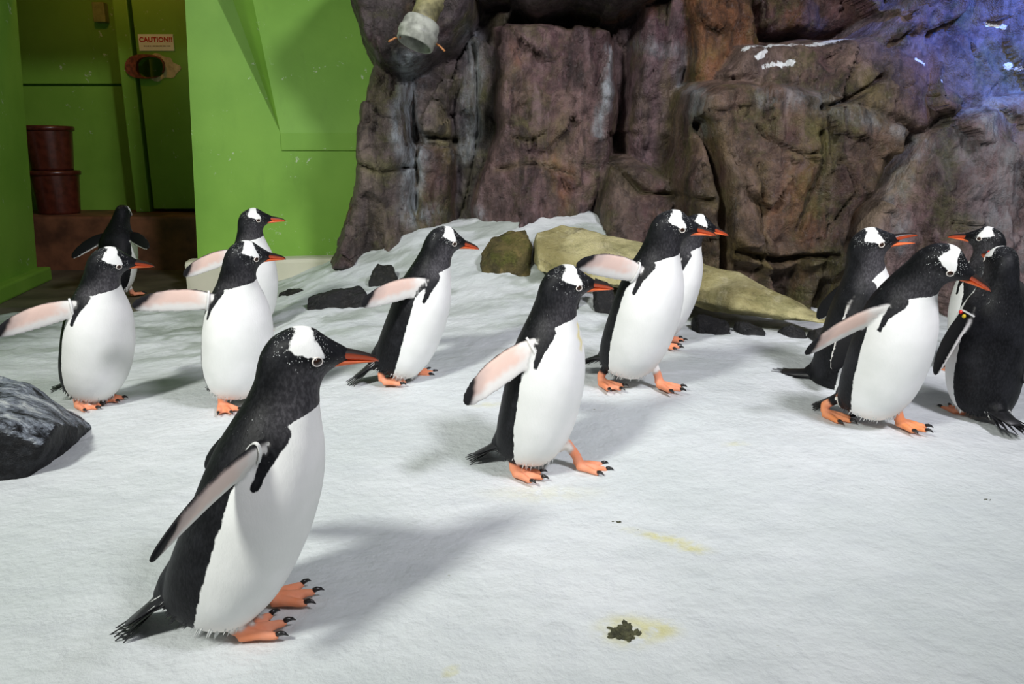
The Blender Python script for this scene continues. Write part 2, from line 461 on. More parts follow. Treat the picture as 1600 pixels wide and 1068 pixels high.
# the crag is one modelled wall: each slab is an outline with its own depth, slope and colour
BACK_Y = 6.9
SLABS = [  # photo outline, depth of its face, tilt in x, tilt in z (metres back per metre up), colour
 ([(535, -90), (556, 30), (582, 88), (640, 96), (696, 60), (728, 5), (735, -90)], 4.95, 0.10, -0.25, (0.12, 0.115, 0.12)),
 ([(580, 90), (563, 180), (556, 260), (546, 330), (528, 420), (700, 430), (640, 330), (640, 250), (622, 170), (640, 90)], 5.15, 0.45, 0.04, (0.135, 0.125, 0.105)),
 ([(632, 90), (655, 80), (716, 95), (700, 160), (700, 230), (660, 228), (645, 160)], 5.35, 0.10, 0.02, (0.17, 0.16, 0.15)),
 ([(648, 226), (702, 232), (712, 440), (650, 440), (652, 330)], 5.25, 0.15, 0.10, (0.12, 0.085, 0.07)),
 ([(712, 40), (745, 12), (800, 14), (790, 160), (760, 260), (740, 440), (690, 440), (700, 240)], 5.45, -0.25, 0.03, (0.13, 0.13, 0.14)),
 ([(775, 40), (860, 26), (955, 42), (963, 150), (950, 250), (925, 330), (915, 450), (735, 450), (745, 300), (775, 200)], 5.2, -0.05, 0.10, (0.20, 0.145, 0.14)),
 ([(735, -90), (742, -52), (800, -44), (845, -16), (905, -32), (960, -8), (1010, -24), (1090, -45), (1130, -90)], 4.95, 0.0, -0.30, (0.13, 0.115, 0.12)),
 ([(1012, 4), (1085, -10), (1108, 130), (1100, 250), (1085, 300), (1010, 300), (985, 200), (1000, 120)], 5.25, 0.20, 0.02, (0.17, 0.125, 0.14)),
 ([(950, 20), (1022, 10), (1012, 310), (940, 310)], 5.58, 0.1, 0.0, (0.17, 0.13, 0.13)),
 ([(962, 262), (1000, 256), (1090, 300), (1100, 440), (930, 440), (948, 330)], 4.95, 0.15, 0.05, (0.14, 0.115, 0.09)),
 ([(1085, -90), (1185, -90), (1190, 70), (1150, 160), (1115, 200), (1098, 300), (1098, 120)], 5.05, 0.10, 0.05, (0.22, 0.10, 0.035)),
 ([(1118, 150), (1180, 122), (1300, 140), (1400, 180), (1440, 200), (1420, 260), (1345, 335), (1290, 470), (1100, 470), (1092, 280)], 4.55, 0.06, 0.10, (0.17, 0.125, 0.09)),
 ([(1150, 112), (1180, 62), (1290, 66), (1360, 60), (1430, 40), (1480, 90), (1500, 160), (1440, 205), (1330, 165), (1180, 130)], 4.75, 0.05, 0.55, (0.19, 0.15, 0.12)),
 ([(1180, -90), (1190, 40), (1290, 50), (1390, 20), (1500, -50), (1500, -90)], 5.3, 0.0, -0.15, (0.13, 0.075, 0.06)),
 ([(1400, 50), (1440, 10), (1530, -90), (1760, -90), (1760, 150), (1600, 170), (1500, 190), (1450, 150)], 4.75, -0.15, 0.10, (0.20, 0.19, 0.22)),
 ([(1436, 225), (1500, 196), (1580, 150), (1760, 140), (1760, 500), (1270, 500), (1345, 375)], 4.5, -0.12, 0.12, (0.26, 0.21, 0.21)),
 ([(1285, 400), (1330, 375), (1360, 430), (1345, 500), (1262, 500)], 4.3, 0.1, 0.3, (0.12, 0.10, 0.045)),
]
STREAKS = [([(637, 100), (628, 150), (632, 200), (642, 250), (640, 300), (645, 340), (668, 348)], 0.085, 0.85), ([(738, 45), (728, 90), (722, 150), (728, 200), (712, 240)], 0.07, 0.55),
           ([(960, 70), (956, 130), (940, 200)], 0.04, 0.7), ([(650, 350), (690, 335)], 0.06, 0.8), ([(752, 330), (760, 360)], 0.06, 0.7), ([(1530, 190), (1580, 165), (1640, 160)], 0.14, 0.8),
           ([(1450, 220), (1410, 300), (1390, 380)], 0.05, 0.5), ([(1560, 230), (1570, 360)], 0.30, 0.45), ([(1010, 60), (1080, 90), (1085, 200)], 0.05, 0.35), ([(1190, 145), (1300, 160), (1400, 200)], 0.06, 0.4)]
LEDGE = [([(1176, 66), (1195, 60), (1290, 66), (1370, 48)], 0.022), ([(1200, 99), (1232, 104)], 0.032), ([(1205, 72), (1190, 85)], 0.03), ([(1565, 30), (1582, 36)], 0.03), ([(1578, 105), (1600, 112)], 0.03), ([(1440, 90), (1452, 100)], 0.02), ([(1470, 125), (1480, 130)], 0.02)]
def _seg_dist(pts, X, Z):
    d = np.full(X.shape, 1e9)
    for a, b in zip(pts[:-1], pts[1:]):
        a, b = np.array(a), np.array(b); e = b - a
        t = np.clip(((X - a[0]) * e[0] + (Z - a[1]) * e[1]) / (e @ e + 1e-9), 0, 1)
        d = np.minimum(d, np.hypot(X - a[0] - t * e[0], Z - a[1] - t * e[1]))
    return d
_xx = np.arange(-1.6, 4.3, 0.0135); _zz = np.arange(-0.05, 2.75, 0.0135)
RX, RZ = np.meshgrid(_xx, _zz, indexing='ij')
_R3 = np.stack([RX, RZ, 0 * RX], -1)
_wx = 0.05 * fbm(_R3 * 2.3 + 5, 4) ; _wz = 0.05 * fbm(_R3 * 2.3 + 31, 4)
WX, WZ = RX + _wx, RZ + _wz
RY = np.full(RX.shape, BACK_Y); TONE = np.full(RX.shape + (3,), 0.08); SL_ = np.ones(RX.shape)
for out, Yb, tx, tz, colr in SLABS:
    pts = np.array([at_depth(px, py, Yb) for px, py in out])[:, [0, 2]]
    c = pts.mean(0); d = poly_sd(pts, WX, WZ)
    pl = Yb + tx * (WX - c[0]) + tz * (WZ - c[1])
    y = pl + 6.5 * 0.018 * np.logaddexp(0, d / 0.018) + 0.05 * fbm(_R3 * 1.9 + c[0] * 7, 3)
    win = y < RY
    t = smooth01(-0.04, 0.04, RY - y)[..., None]
    TONE = TONE * (1 - t) + np.array(colr) * np.array([0.58, 0.48, 0.48]) * t
    RY = np.where(win, y, RY)
RY = np.minimum(RY, BACK_Y)
def facets(n, slope, seed, stretch=1.5, warp=1.0):
    """chipped planes: every cell of a random net leans its own way"""
    r = np.random.RandomState(seed); sx, sz = r.uniform(-1.7, 4.4, n), r.uniform(-0.1, 2.8, n)
    gx, gz, tn = r.uniform(-1, 1, n) * slope, r.uniform(-1, 1, n) * slope * 0.7, r.uniform(-1, 1, n)
    X, Z = (RX + warp * _wx).ravel(), (RZ + warp * _wz).ravel(); out = np.zeros(X.size); to = np.zeros(X.size)
    for a in range(0, X.size, 8000):
        x, z = X[a:a + 8000, None], Z[a:a + 8000, None]
        k = (((x - sx) ** 2) + ((z - sz) / stretch) ** 2).argmin(1)
        out[a:a + 8000] = (x[:, 0] - sx[k]) * gx[k] + (z[:, 0] - sz[k]) * gz[k]; to[a:a + 8000] = tn[k]
    return out.reshape(RX.shape), to.reshape(RX.shape)
f1, t1 = facets(70, 0.38, 11, 2.0, 2.0); f2, t2 = facets(420, 0.40, 12, 1.4, 1.5); f3, t3 = facets(2600, 0.30, 13, 1.2)
RY = RY + f1 + 0.8 * f2 + 0.6 * f3
TONE = TONE * (1 + 0.22 * t1 + 0.16 * t2 + 0.08 * t3)[..., None]
_cell = np.stack([RX * 1.0, RZ * 0.7, RY * 1.0], -1)
facet = np.abs(fbm(_cell * 2.6, 3)) * 0.12 - 0.02
RY = RY + facet + 0.035 * fbm(_cell * 6, 5, 0.55) + 0.22 * np.maximum(0, fbm(_cell * np.array([2.6, 1.1, 1]) + 3, 4, ridged=True) - 0.40) + 0.012 * fbm(_cell * 24, 3)
CRACKS = [([(1185, 195), (1198, 215), (1215, 226), (1248, 240), (1276, 236), (1284, 205)], .010, .07), ([(1284, 205), (1275, 260), (1262, 310), (1240, 360)], .012, .07),
          ([(1442, 222), (1400, 278), (1352, 332), (1330, 385), (1292, 440), (1275, 475)], .035, .30), ([(1108, 190), (1099, 300), (1092, 440)], .030, .28), ([(550, 255), (595, 268), (640, 262)], .010, .07),
          ([(660, 213), (705, 216)], .014, .12), ([(800, 215), (830, 221), (852, 208)], .008, .05), ([(775, 262), (830, 258), (900, 275)], .007, .04), ([(960, 260), (1000, 300), (1080, 305)], .014, .10),
          ([(1290, 168), (1350, 150), (1400, 118)], .014, .12), ([(1180, 255), (1190, 330), (1178, 420)], .009, .06), ([(1310, 250), (1330, 300), (1300, 345)], .009, .06), ([(1470, 345), (1520, 352)], .010, .06),
          ([(1145, 390), (1220, 405), (1290, 395)], .02, .14), ([(735, 60), (742, 200), (720, 330)], .012, .08)]
for pts, w, dp in CRACKS:
    q = [tuple(at_depth(px, py, 5.1 if px < 1100 else 4.6)[[0, 2]]) for px, py in pts]
    g_ = np.exp(-(_seg_dist(q, RX + 0.5 * _wx, RZ + 0.5 * _wz) / w) ** 2); RY = RY + dp * g_
    TONE = TONE * (1 + 0.5 * np.exp(-(_seg_dist(q, WX, WZ) / (w * 4)) ** 2)[..., None] * np.array([0.0, 0.25, -0.5]))
q = np.array([at_depth(px, py, 4.6) for px, py in ((1135, 405), (1225, 415), (1295, 400), (1285, 500), (1120, 500))])[:, [0, 2]]
RY = RY + 0.18 * smooth01(0.03, -0.06, poly_sd(q, WX, WZ))
keep = (RY < 5.75) | (RX > -0.6)
_rm = grid_mesh('crag', np.stack([RX, RY, RZ], -1), keep)
STN = np.zeros(RX.shape); SNW = np.zeros(RX.shape)
for pts, w, a in STREAKS:
    q = [tuple(at_depth(px, py, 5.1 if px < 1100 else 4.6)[[0, 2]]) for px, py in pts]
    STN = np.maximum(STN, a * smooth01(w * 1.5, 0, _seg_dist(q, WX + _wx, WZ + _wz)))
for pts, w in LEDGE:
    q = [tuple(at_depth(px, py, 4.72)[[0, 2]]) for px, py in pts]
    SNW = np.maximum(SNW, 0.8 * smooth01(w * 1.4, w * 0.1, _seg_dist(q, WX, WZ)))
set_color(_rm, 'tone', np.concatenate([TONE, np.ones(RX.shape + (1,))], -1).reshape(-1, 4))
set_float(_rm, 'stain', STN.ravel()); set_float(_rm, 'snow', SNW.ravel())
crag = link('wall_back', _rm, M_CRAG); tag(crag, kind='structure')

def boulder(name, pts, mat, label, cat='rock', voxel=0.02, amp=0.02, freq=5.0, seed=0, group=None, smooth=2):
    """angular stone: hull of corner points, re-meshed, roughened"""
    bm = bmesh.new()
    for q in pts: bm.verts.new(q)
    bmesh.ops.convex_hull(bm, input=bm.verts)
    bmesh.ops.recalc_face_normals(bm, faces=bm.faces)
    me = bpy.data.meshes.new('t'); bm.to_mesh(me); bm.free()
    me = remeshed(me, voxel, smooth, 0.5); me.name = name
    C = coords(me); N = np.zeros(len(C) * 3, np.float32); me.vertices.foreach_get('normal', N); N = N.reshape(-1, 3)
    d = fbm(C * freq + seed, 5, 0.55) * amp + (np.abs(fbm(C * freq * 0.45 + seed + 9, 3)) - 0.15) * amp * 1.5
    C = C + N * d[:, None]
    b = C.mean(0); b[2] = C[:, 2].min()
    me.vertices.foreach_set('co', (C - b).astype(np.float32).ravel()); me.update()
    me.polygons.foreach_set('use_smooth', [True] * len(me.polygons))
    o = link(name, me, mat); o.location = b; tag(o, label, cat, group)
    return o
def outline_boulder(name, top, Y0, Y1, zlow, mat, label, **kw):
    """stone whose crest is given by photo points (px, py, depth of the crest)"""
    pts = []; zfun = zlow
    for px, py, Y in top:
        q = at_depth(px, py, Y); zlow = zfun(q) if callable(zfun) else zfun; pts.append(tuple(q))
        pts.append((q[0], Y - Y0 * 0.6, q[2] - 0.35 * (q[2] - zlow))); pts.append((q[0], Y - Y0, zlow)); pts.append((q[0] * 1.0, Y + Y1, zlow)); pts.append((q[0], Y + Y1 * 0.7, q[2] - 0.3 * (q[2] - zlow)))
    return boulder(name, pts, mat, label, **kw)

def mat_wet():
    k = NT('frosted_black_rock'); p = k.pos()
    g = k.n('ShaderNodeNewGeometry'); sp = k.n('ShaderNodeSeparateXYZ'); k.put(sp, 0, g.outputs['True Normal'])
    n1 = k.noise(k.mapv(p, (1, 2.2, 1), rot=(0, 0, 0.5)), 7, 6, 0.75, 0.6); n2 = k.noise(p, 40, 5, 0.75)
    c = k.mix(k.ramp(n2, 0.4, 0.75), (0.005, 0.005, 0.006), (0.022, 0.024, 0.028))
    fr = k.math('MULTIPLY', k.ramp(sp.outputs[2], 0.35, 0.75), k.ramp(k.math('ADD', n1, k.math('MULTIPLY', k.math('SUBTRACT', n2, 0.5), 0.5)), 0.36, 0.60))
    c = k.mix(fr, c, k.mix(k.ramp(n1, 0.50, 0.68), (0.24, 0.27, 0.32), (0.62, 0.65, 0.64)))
    k.bsdf(Base_Color=c, Roughness=0.5, Normal=k.bump(k.math('ADD', k.noise(k.mapv(p, (1, 2.2, 1), loc=(5, 2, 9)), 7, 6, 0.75), k.math('MULTIPLY', k.noise(k.mapv(p, loc=(1, 6, 3)), 40, 5, 0.75), 0.5)), 0.8, 0.02)); k.b.inputs['Specular IOR Level'].default_value = 0.2; return k.m
M_WET = mat_wet()

M_MOSSDARK = mat_rock('dark_mossy_rock', (0.05, 0.042, 0.015), (0.22, 0.17, 0.06), (0.36, 0.27, 0.10), 0.6, 0.75, 0.5, scale=1.8)

# ---- penguins ----
def mat_plumage():
    k = NT('penguin_plumage'); o = k.obj()
    bw = k.attr('bw', 'Fac'); mixw = k.attr('mixw', 'Fac'); speck = k.attr('speck', 'Fac'); tint = k.attr('tint')
    fine = k.noise(k.mapv(o, (1, 1, 0.45)), 95, 3, 0.6)
    coarse = k.noise(o, 26, 3, 0.5)
    edge = k.math('ADD', k.math('MULTIPLY', k.math('SUBTRACT', fine, 0.5), 0.012), k.math('MULTIPLY', k.math('SUBTRACT', coarse, 0.5), 0.007))
    w = k.ramp(k.math('ADD', bw, edge), -0.0016, 0.0016)
    dots = k.ramp(k.voro(k.mapv(o, (1, 1, 0.7)), 270), 0.30, 0.16)
    dots = k.math('MULTIPLY', dots, k.ramp(k.math('ADD', speck, k.math('MULTIPLY', k.math('SUBTRACT', k.noise(o, 60, 3), 0.5), 2.6)), 0.55, 0.85))
    black_var = k.ramp(k.noise(o, 9, 4, 0.65), 0.42, 0.70)  # random tone variation within the black feathers
    dark = k.mix(black_var, (0.004, 0.0043, 0.0055), (0.014, 0.0145, 0.018))
    feath = k.ramp(k.noise(k.mapv(o, (1, 1, 0.5)), 190, 2), 0.35, 0.75)
    dark = k.mix(k.math('MULTIPLY', feath, 0.22), dark, (0.040, 0.041, 0.046))
    dark = k.mix(k.math('MULTIPLY', dots, 0.9), dark, (0.62, 0.64, 0.64))
    throat = k.attr('grey', 'Fac')
    dark = k.mix(throat, dark, k.mix(feath, (0.045, 0.043, 0.048), (0.11, 0.105, 0.115)))
    soil = k.attr('soil', 'Fac')
    white = k.mix(k.ramp(k.noise(o, 7, 3), 0.35, 0.7), (0.80, 0.81, 0.79), (0.88, 0.88, 0.87))
    white = k.mix(k.math('MULTIPLY', soil, 0.6), white, (0.78, 0.62, 0.48))
    white = k.mix(k.math('MULTIPLY', k.attr('yellow', 'Fac'), 0.8), white, (0.80, 0.68, 0.22))
    c = k.mix(w, dark, white)
    c = k.mix(mixw, c, tint)
    h = k.noise(k.mapv(o, (1, 1, 0.4)), 160, 3, 0.7)
    k.bsdf(Base_Color=c, Roughness=k.mix(w, (0.5, 0.5, 0.5), (0.75, 0.75, 0.75)), Normal=k.bump(h, 0.22, 0.004))
    k.b.inputs['Specular IOR Level'].default_value = 0.16
    k.b.inputs['Sheen Weight'].default_value = 0.0
    return k.m

def mat_attr(name, rough=0.4, attr='col'):
    k = NT(name); c = k.attr(attr); o = k.obj()
    c = k.mix(k.math('MULTIPLY', k.noise(o, 120, 3), 0.07), c, (0.25, 0.10, 0.05))
    k.bsdf(Base_Color=c, Roughness=rough); return k.m

M = {}
M['plumage'] = mat_plumage()
M['bill'] = mat_attr('penguin_bill', 0.35)
M['claw'] = plain('penguin_claw', (0.012, 0.011, 0.011), 0.3, 0.3, 60)
M['eye'] = plain('penguin_eye', (0.030, 0.012, 0.006), 0.06, 0.5, 200)
M['eye_ring'] = plain('penguin_eye_ring', (0.78, 0.72, 0.66), 0.6, 0.08, 90)
M['tail'] = plain('tail_quill', (0.011, 0.011, 0.013), 0.45, 0.5, 90)
M['tail_white'] = plain('tail_covert', (0.62, 0.63, 0.62), 0.7, 0.15, 90)
M['band_white'] = plain('band_white', (0.82, 0.82, 0.80), 0.35, 0.05, 40)
M['band_red'] = plain('band_red', (0.75, 0.03, 0.015), 0.35, 0.1, 40)
M['band_yellow'] = plain('band_yellow', (0.85, 0.62, 0.03), 0.35, 0.1, 40)

PATCH = [(-0.001, 0.70), (0.021, 0.70), (0.023, 0.6765), (0.0345, 0.665), (0.043, 0.648), (0.019, 0.6455), (-0.008, 0.6505), (-0.024, 0.655), (-0.017, 0.672)]
BORDER = np.array([[0.03, 88], [0.10, 94], [0.20, 101], [0.30, 105], [0.40, 107], [0.43, 102], [0.46, 94], [0.485, 86], [0.51, 78], [0.53, 68], [0.545, 54], [0.556, 30], [0.563, 0]])

def plumage_fields(x, y, s, style):
    """rest coordinates of the upright bird -> signed black/white field (metres, white > 0), speckle, grey throat, soiled belly"""
    SL = slice_at(s); xc, xr, w = (SL[:, 0] + SL[:, 1]) / 2, (SL[:, 1] - SL[:, 0]) / 2, SL[:, 2]
    phi = np.degrees(np.arctan2(np.abs(y) / np.maximum(w, .004), (x - xc) / np.maximum(xr, .004)))
    r = (xr + w) / 2
    dw = style.get('border', 0.0)
    field = (np.interp(s, BORDER[:, 0], BORDER[:, 1]) + dw * np.interp(s, [.05, .2, .38, .42], [.6, 1, 1, 0]) + style.get('collar', 0.0) * np.interp(s, [.42, .46, .56], [0, 1, 1]) - phi) * RAD * np.maximum(r, .03)
    top = style.get('bib', 0.561)
    field = np.minimum(field, (top - s))
    # dark stripe running down in front of the flipper
    arc = (phi - style.get('stripe', 86)) * RAD * r
    cap = np.hypot(arc - 0.10 * (0.42 - s), np.clip(np.maximum(0.402 - s, s - 0.50), 0, 1)) - np.interp(s, [.39, .44, .47, .495], [.0065, .0100, .016, .023])
    field = np.minimum(field, cap)
    head = poly_sd(np.array(PATCH) + np.array([style.get('patchx', 0.0), 0]), x, s) + style.get('patchr', 0.0015)
    hf = -head
    hf = np.where(np.abs(y) < 0.0, -1, hf)
    field = np.where(s > 0.575, hf, field)
    field = np.where((s > style.get('bib', 0.561) + 0.002) & (s <= 0.575), np.minimum(field, -0.01), field)
    speck = np.where(s > 0.53, np.clip(1 - np.maximum(head, 0) / 0.055, 0, 1), np.clip((s - 0.40) / 0.13, 0, 1) * 0.35)
    grey = smooth01(0.47, 0.54, s) * (1 - smooth01(0.62, 0.645, s)) * smooth01(135, 80, phi) * style.get('grey', 0.55)
    soil = smooth01(0.13, 0.05, s) * smooth01(110, 60, phi) * style.get('soil', 0.5)
    return field, speck, grey, soil

FL = np.array([0, .08, .2, .38, .6, .8, .9, .96, 1.0])
FW = np.array([.024, .031, .038, .042, .041, .034, .027, .019, .006])
FT = np.array([.012, .011, .0095, .0085, .0075, .006, .005, .0045, .003])
def flipper_center(l): return -0.006 - 0.032 * l ** 2.2
def tube(V, F, pts, radii, seg=12, flat=None):
    """tapered closed tube along a polyline"""
    pts = [np.asarray(p, float) for p in pts]; b = len(V); n = len(pts)
    for i, p in enumerate(pts):
        d = pts[min(i + 1, n - 1)] - pts[max(i - 1, 0)]; d /= np.linalg.norm(d) + 1e-12
        a = np.cross(d, (0, 1, 0) if abs(d[1]) < 0.9 else (1, 0, 0)); a /= np.linalg.norm(a); c = np.cross(d, a)
        for k in range(seg):
            t = 2 * math.pi * k / seg
            V.append(p + radii[i] * (math.cos(t) * a + math.sin(t) * c))
    for i in range(n - 1):
        for k in range(seg):
            F.append((b + i * seg + k, b + i * seg + (k + 1) % seg, b + (i + 1) * seg + (k + 1) % seg, b + (i + 1) * seg + k))
    F.append(tuple(b + k for k in range(seg))[::-1]); F.append(tuple(b + (n - 1) * seg + k for k in range(seg)))

TOES = ((-24, 0.074), (0, 0.088), (24, 0.074))
def build_penguin(name, label, pose, style=None, voxel=0.0042):
    style = style or {}
    B = Bird(**pose); p = B.p
    root = empty('gentoo_penguin', tuple(B.origin), p['yaw'] * RAD, p['sc'])
    tag(root, label, 'penguin', 'penguins on the snow')
    V, F, kind = [], [], []
    def mark(k): kind.extend([k] * (len(V) - len(kind)))
    # trunk and head: loft along the spine
    ns, seg = 110, 64
    S = np.linspace(S_LO, S_HI, ns); SL = slice_at(S)
    th = np.linspace(0, 2 * math.pi, seg, endpoint=False)
    for k in range(ns):
        P, R = B.fr(S[k]); xb, xf, w, pt = SL[k]; w = w * p['width']
        c, s_ = np.cos(th), np.sin(th)
        c = np.sign(c) * np.abs(c) ** 0.93; s_ = np.sign(s_) * np.abs(s_) ** 0.93
        X = (xb + xf) / 2 + (xf - xb) / 2 * c
        Yv = w * s_ * (1 - pt * np.maximum(0, np.cos(th)) ** 1.3)
        for x, y in zip(X, Yv): V.append(P + R @ np.array([x, y, 0]))
    for k in range(ns - 1):
        for j in range(seg):
            F.append((k * seg + j, k * seg + (j + 1) % seg, (k + 1) * seg + (j + 1) % seg, (k + 1) * seg + j))
    F.append(tuple(range(seg))[::-1]); F.append(tuple((ns - 1) * seg + j for j in range(seg)))
    mark(0)
    # flippers
    frames = {}
    for side in (-1, 1):
        r, d, c, n = B.flipper_frame(side); frames[side] = (r, d, c, n); b = len(V)
        L = np.concatenate([[-0.12], np.linspace(0.0, 1, 26)]); q = 20; bend = style.get('bend', 0.03)
        for l in L:
            lw, lt = np.interp(l, FL, FW), np.interp(l, FL, FT)
            for j in range(q):
                t = 2 * math.pi * j / q
                V.append(r + d * FLIP_LEN * l + c * (flipper_center(max(l, 0)) + lw * math.cos(t)) + n * (lt * math.sin(t) - bend * max(l, 0) ** 2))
        m = len(L)
        for i in range(m - 1):
            for j in range(q):
                f = (b + i * q + j, b + i * q + (j + 1) % q, b + (i + 1) * q + (j + 1) % q, b + (i + 1) * q + j)
                F.append(f if side > 0 else f[::-1])
        e = tuple(b + j for j in range(q)); F.append(e[::-1] if side > 0 else e)
        e = tuple(b + (m - 1) * q + j for j in range(q)); F.append(e if side > 0 else e[::-1])
        mark(10 + side)
    # rump running out into the tail
    P1, R1 = B.fr(0.16); to0, tR0 = B.tail_frame(); td = tR0 @ np.array([-0.86, 0, -0.52])
    q1 = P1 + R1 @ np.array([-0.035, 0, 0])
    tube(V, F, [q1, q1 * 0.45 + to0 * 0.55, to0 + td * 0.012, to0 + td * 0.045], [0.072, 0.062, 0.041, 0.020], 20); mark(7)
    # legs, feet, webs
    claws = []
    for side in (-1, 1):
        o, R = B.foot_frame(side)
        P0, R0 = B.fr(0.12); hip = P0 + R0 @ np.array([0.012, side * 0.052, 0])
        ank = o + R @ np.array([-0.012, 0, 0.040])
        mid = hip * 0.35 + ank * 0.65 + np.array([0, 0, 0.010])
        tube(V, F, [hip + np.array([0, 0, 0.03]), hip, hip * 0.5 + mid * 0.5, mid], [0.040, 0.046, 0.039, 0.023], 14); mark(5)
        tube(V, F, [mid + np.array([0, 0, 0.012]), ank, o + R @ np.array([-0.006, 0, 0.018])], [0.016, 0.0145, 0.017], 12); mark(6)
        heel = o + R @ np.array([-0.012, 0, 0.012])
        tips = []
        for ang, ln in TOES:
            dr = R @ np.array([math.cos(ang * RAD), math.sin(ang * RAD), 0]); up = R @ np.array([0, 0, 1.0])
            st = o + R @ np.array([-0.006, math.sin(ang * RAD) * 0.02, 0.013])
            tube(V, F, [st, st + dr * ln * 0.45 + up * 0.000, st + dr * ln * 0.85 - up * 0.003, st + dr * ln - up * 0.004], [0.0135, 0.0105, 0.0085, 0.006], 10); mark(6)
            tips.append((st, dr, up, ln)); claws.append((st + dr * (ln - 0.004) - up * 0.002, dr, up))
        for a, bq in ((0, 1), (1, 2)):
            b = len(V)
            s0, d0, up, l0 = tips[a]; s1, d1, _, l1 = tips[bq]
            base = (s0 + s1) / 2 - up * 0.006
            e0, e1 = s0 + d0 * l0 * 0.86 - up * 0.007, s1 + d1 * l1 * 0.86 - up * 0.007
            em = (e0 + e1) / 2 - (d0 + d1) * 0.006
            quad = [base, e0, em, e1]
            for z in (-0.0035, 0.0045):
                for v in quad: V.append(v + up * z)
            F.append((b + 3, b + 2, b + 1, b)); F.append((b + 4, b + 5, b + 6, b + 7))
            for j in range(4): F.append((b + j, b + (j + 1) % 4, b + 4 + (j + 1) % 4, b + 4 + j))
            mark(6)
    V = np.array(V); kind = np.array(kind)
    soup = mesh_from('soup', V, F)
    bm = bmesh.new(); bm.from_mesh(soup); bmesh.ops.recalc_face_normals(bm, faces=bm.faces); bm.to_mesh(soup); bm.free()
    me = remeshed(soup, voxel, 6, 0.5)
    me.name = 'penguin_body'
    C = coords(me); n = len(C)
    kd = kdtree.KDTree(len(V))
    for i, v in enumerate(V): kd.insert(v, i)
    kd.balance()
    near = np.array([kd.find(v)[1] for v in C]); kn = kind[near]
    # rest coordinates on the trunk: use the nearest trunk ring of each vertex
    ring = np.where(kn == 0, near // seg, 0)
    PP = np.array([B.fr(s)[0] for s in S]); RR = np.array([B.fr(s)[1] for s in S])
    q = np.einsum('nji,nj->ni', RR[ring], C - PP[ring])
    s = S[ring] + q[:, 2] / np.where(S[ring] < 0.55, 0.9, 1.0)
    fld, speck, grey, soil = plumage_fields(q[:, 0], q[:, 1] / p['width'], np.clip(s, S_LO, S_HI), style)
    tint = np.zeros((n, 4)); tint[:, 3] = 1; mixw = np.zeros(n)
    fld = np.where(kn == 5, 0.05, np.where(kn == 7, -0.05, fld)); speck = np.where(kn == 0, speck, 0); grey = np.where(kn == 0, grey, 0)
    soil = np.where(kn == 5, style.get('soil', 0.5) * 0.8, soil)
    for side in (-1, 1):
        k = kn == 10 + side
        r, d, c, nn = frames[side]; g = C[k] - r
        l = (g @ d) / FLIP_LEN; ch = (g @ c - flipper_center(np.clip(l, 0, 1))) / np.interp(l, FL, FW); ns_ = (g @ nn) + style.get('bend', 0.03) * np.clip(l, 0, 1) ** 2
        wob = perlin(C[k] * 55) * 0.25 + perlin(C[k] * 24) * 0.2
        under = ns_ < 0
        pink = np.array([0.78, 0.52, 0.43]); wht = np.array([0.80, 0.78, 0.75]); blk = np.array([0.010, 0.010, 0.012]); gry = np.array([0.25, 0.23, 0.24])
        pk = np.clip(smooth01(-0.55, 0.05, ch + wob) * smooth01(0.08, 0.35, l + wob * 0.4) * style.get('pink', 0.8), 0, 1)[:, None]
        u = wht * (1 - pk) + pink * pk
        tip = smooth01(0.80, 0.90, l + 0.11 * ch + wob * 0.12)[:, None] * style.get('tipdark', 1.0)
        u = u * (1 - tip) + blk * tip
        tg = (smooth01(0.62, 0.85, l + 0.16 * ch + wob * 0.2) * 0.45)[:, None] * (1 - tip); u = u * (1 - tg) + gry * tg
        le = smooth01(0.80, 0.97, ch + wob * 0.15)[:, None]; u = u * (1 - le) + blk * le * 1.5
        dd = np.where((ch < -0.80)[:, None], wht, blk)
        col = np.where(under[:, None], u, dd)
        tint[k, :3] = col; mixw[k] = 1.0
        fl = np.where(under, 0.004, -0.05)
        fld[k] = np.where(l < 0.05, np.where(under, 0.01, -0.03), fl)
    k = kn == 6
    on = (perlin(C[k] * 40) * 0.5 + 0.5 + perlin(C[k] * 120) * 0.25)[:, None].clip(0, 1)
    fc = np.array(style.get('foot', (0.80, 0.24, 0.09)))
    tint[k, :3] = fc * (1 - on) + np.array([0.80, 0.38, 0.26]) * on; mixw[k] = 1
    # soften the joins between regions along the mesh edges
    E = np.zeros(len(me.edges) * 2, np.int32); me.edges.foreach_get('vertices', E); E = E.reshape(-1, 2)
    deg = np.bincount(E.ravel(), minlength=n)[:, None].astype(float)
    D = np.concatenate([mixw[:, None], tint[:, :3], fld[:, None].clip(-.03, .03)], 1)
    for _ in range(3):
        A_ = np.zeros_like(D)
        for c_ in range(D.shape[1]):
            A_[:, c_] = np.bincount(E[:, 0], D[E[:, 1], c_], n) + np.bincount(E[:, 1], D[E[:, 0], c_], n)
        D = 0.5 * D + 0.5 * A_ / np.maximum(deg, 1)
    join = np.zeros(n); join[E[kn[E[:, 0]] != kn[E[:, 1]]].ravel()] = 1
    for _ in range(4):
        j2 = np.bincount(E[:, 0], join[E[:, 1]], n) + np.bincount(E[:, 1], join[E[:, 0]], n); join = np.maximum(join, (j2 > 0) * 1.0)
    jm = join > 0
    mixw[jm] = D[jm, 0]; tint[jm, :3] = D[jm, 1:4]; fld[jm] = D[jm, 4]
    yel = np.zeros(n)
    if style.get('yellow'):
        yy = q[:, 1] - style['yellow'] - 0.006 * np.sin(s * 160)
        yel = np.where(kn == 0, np.exp(-(yy / 0.010) ** 2) * smooth01(0.445, 0.47, s) * smooth01(0.545, 0.53, s) * (q[:, 0] > 0), 0)
    set_float(me, 'yellow', yel)
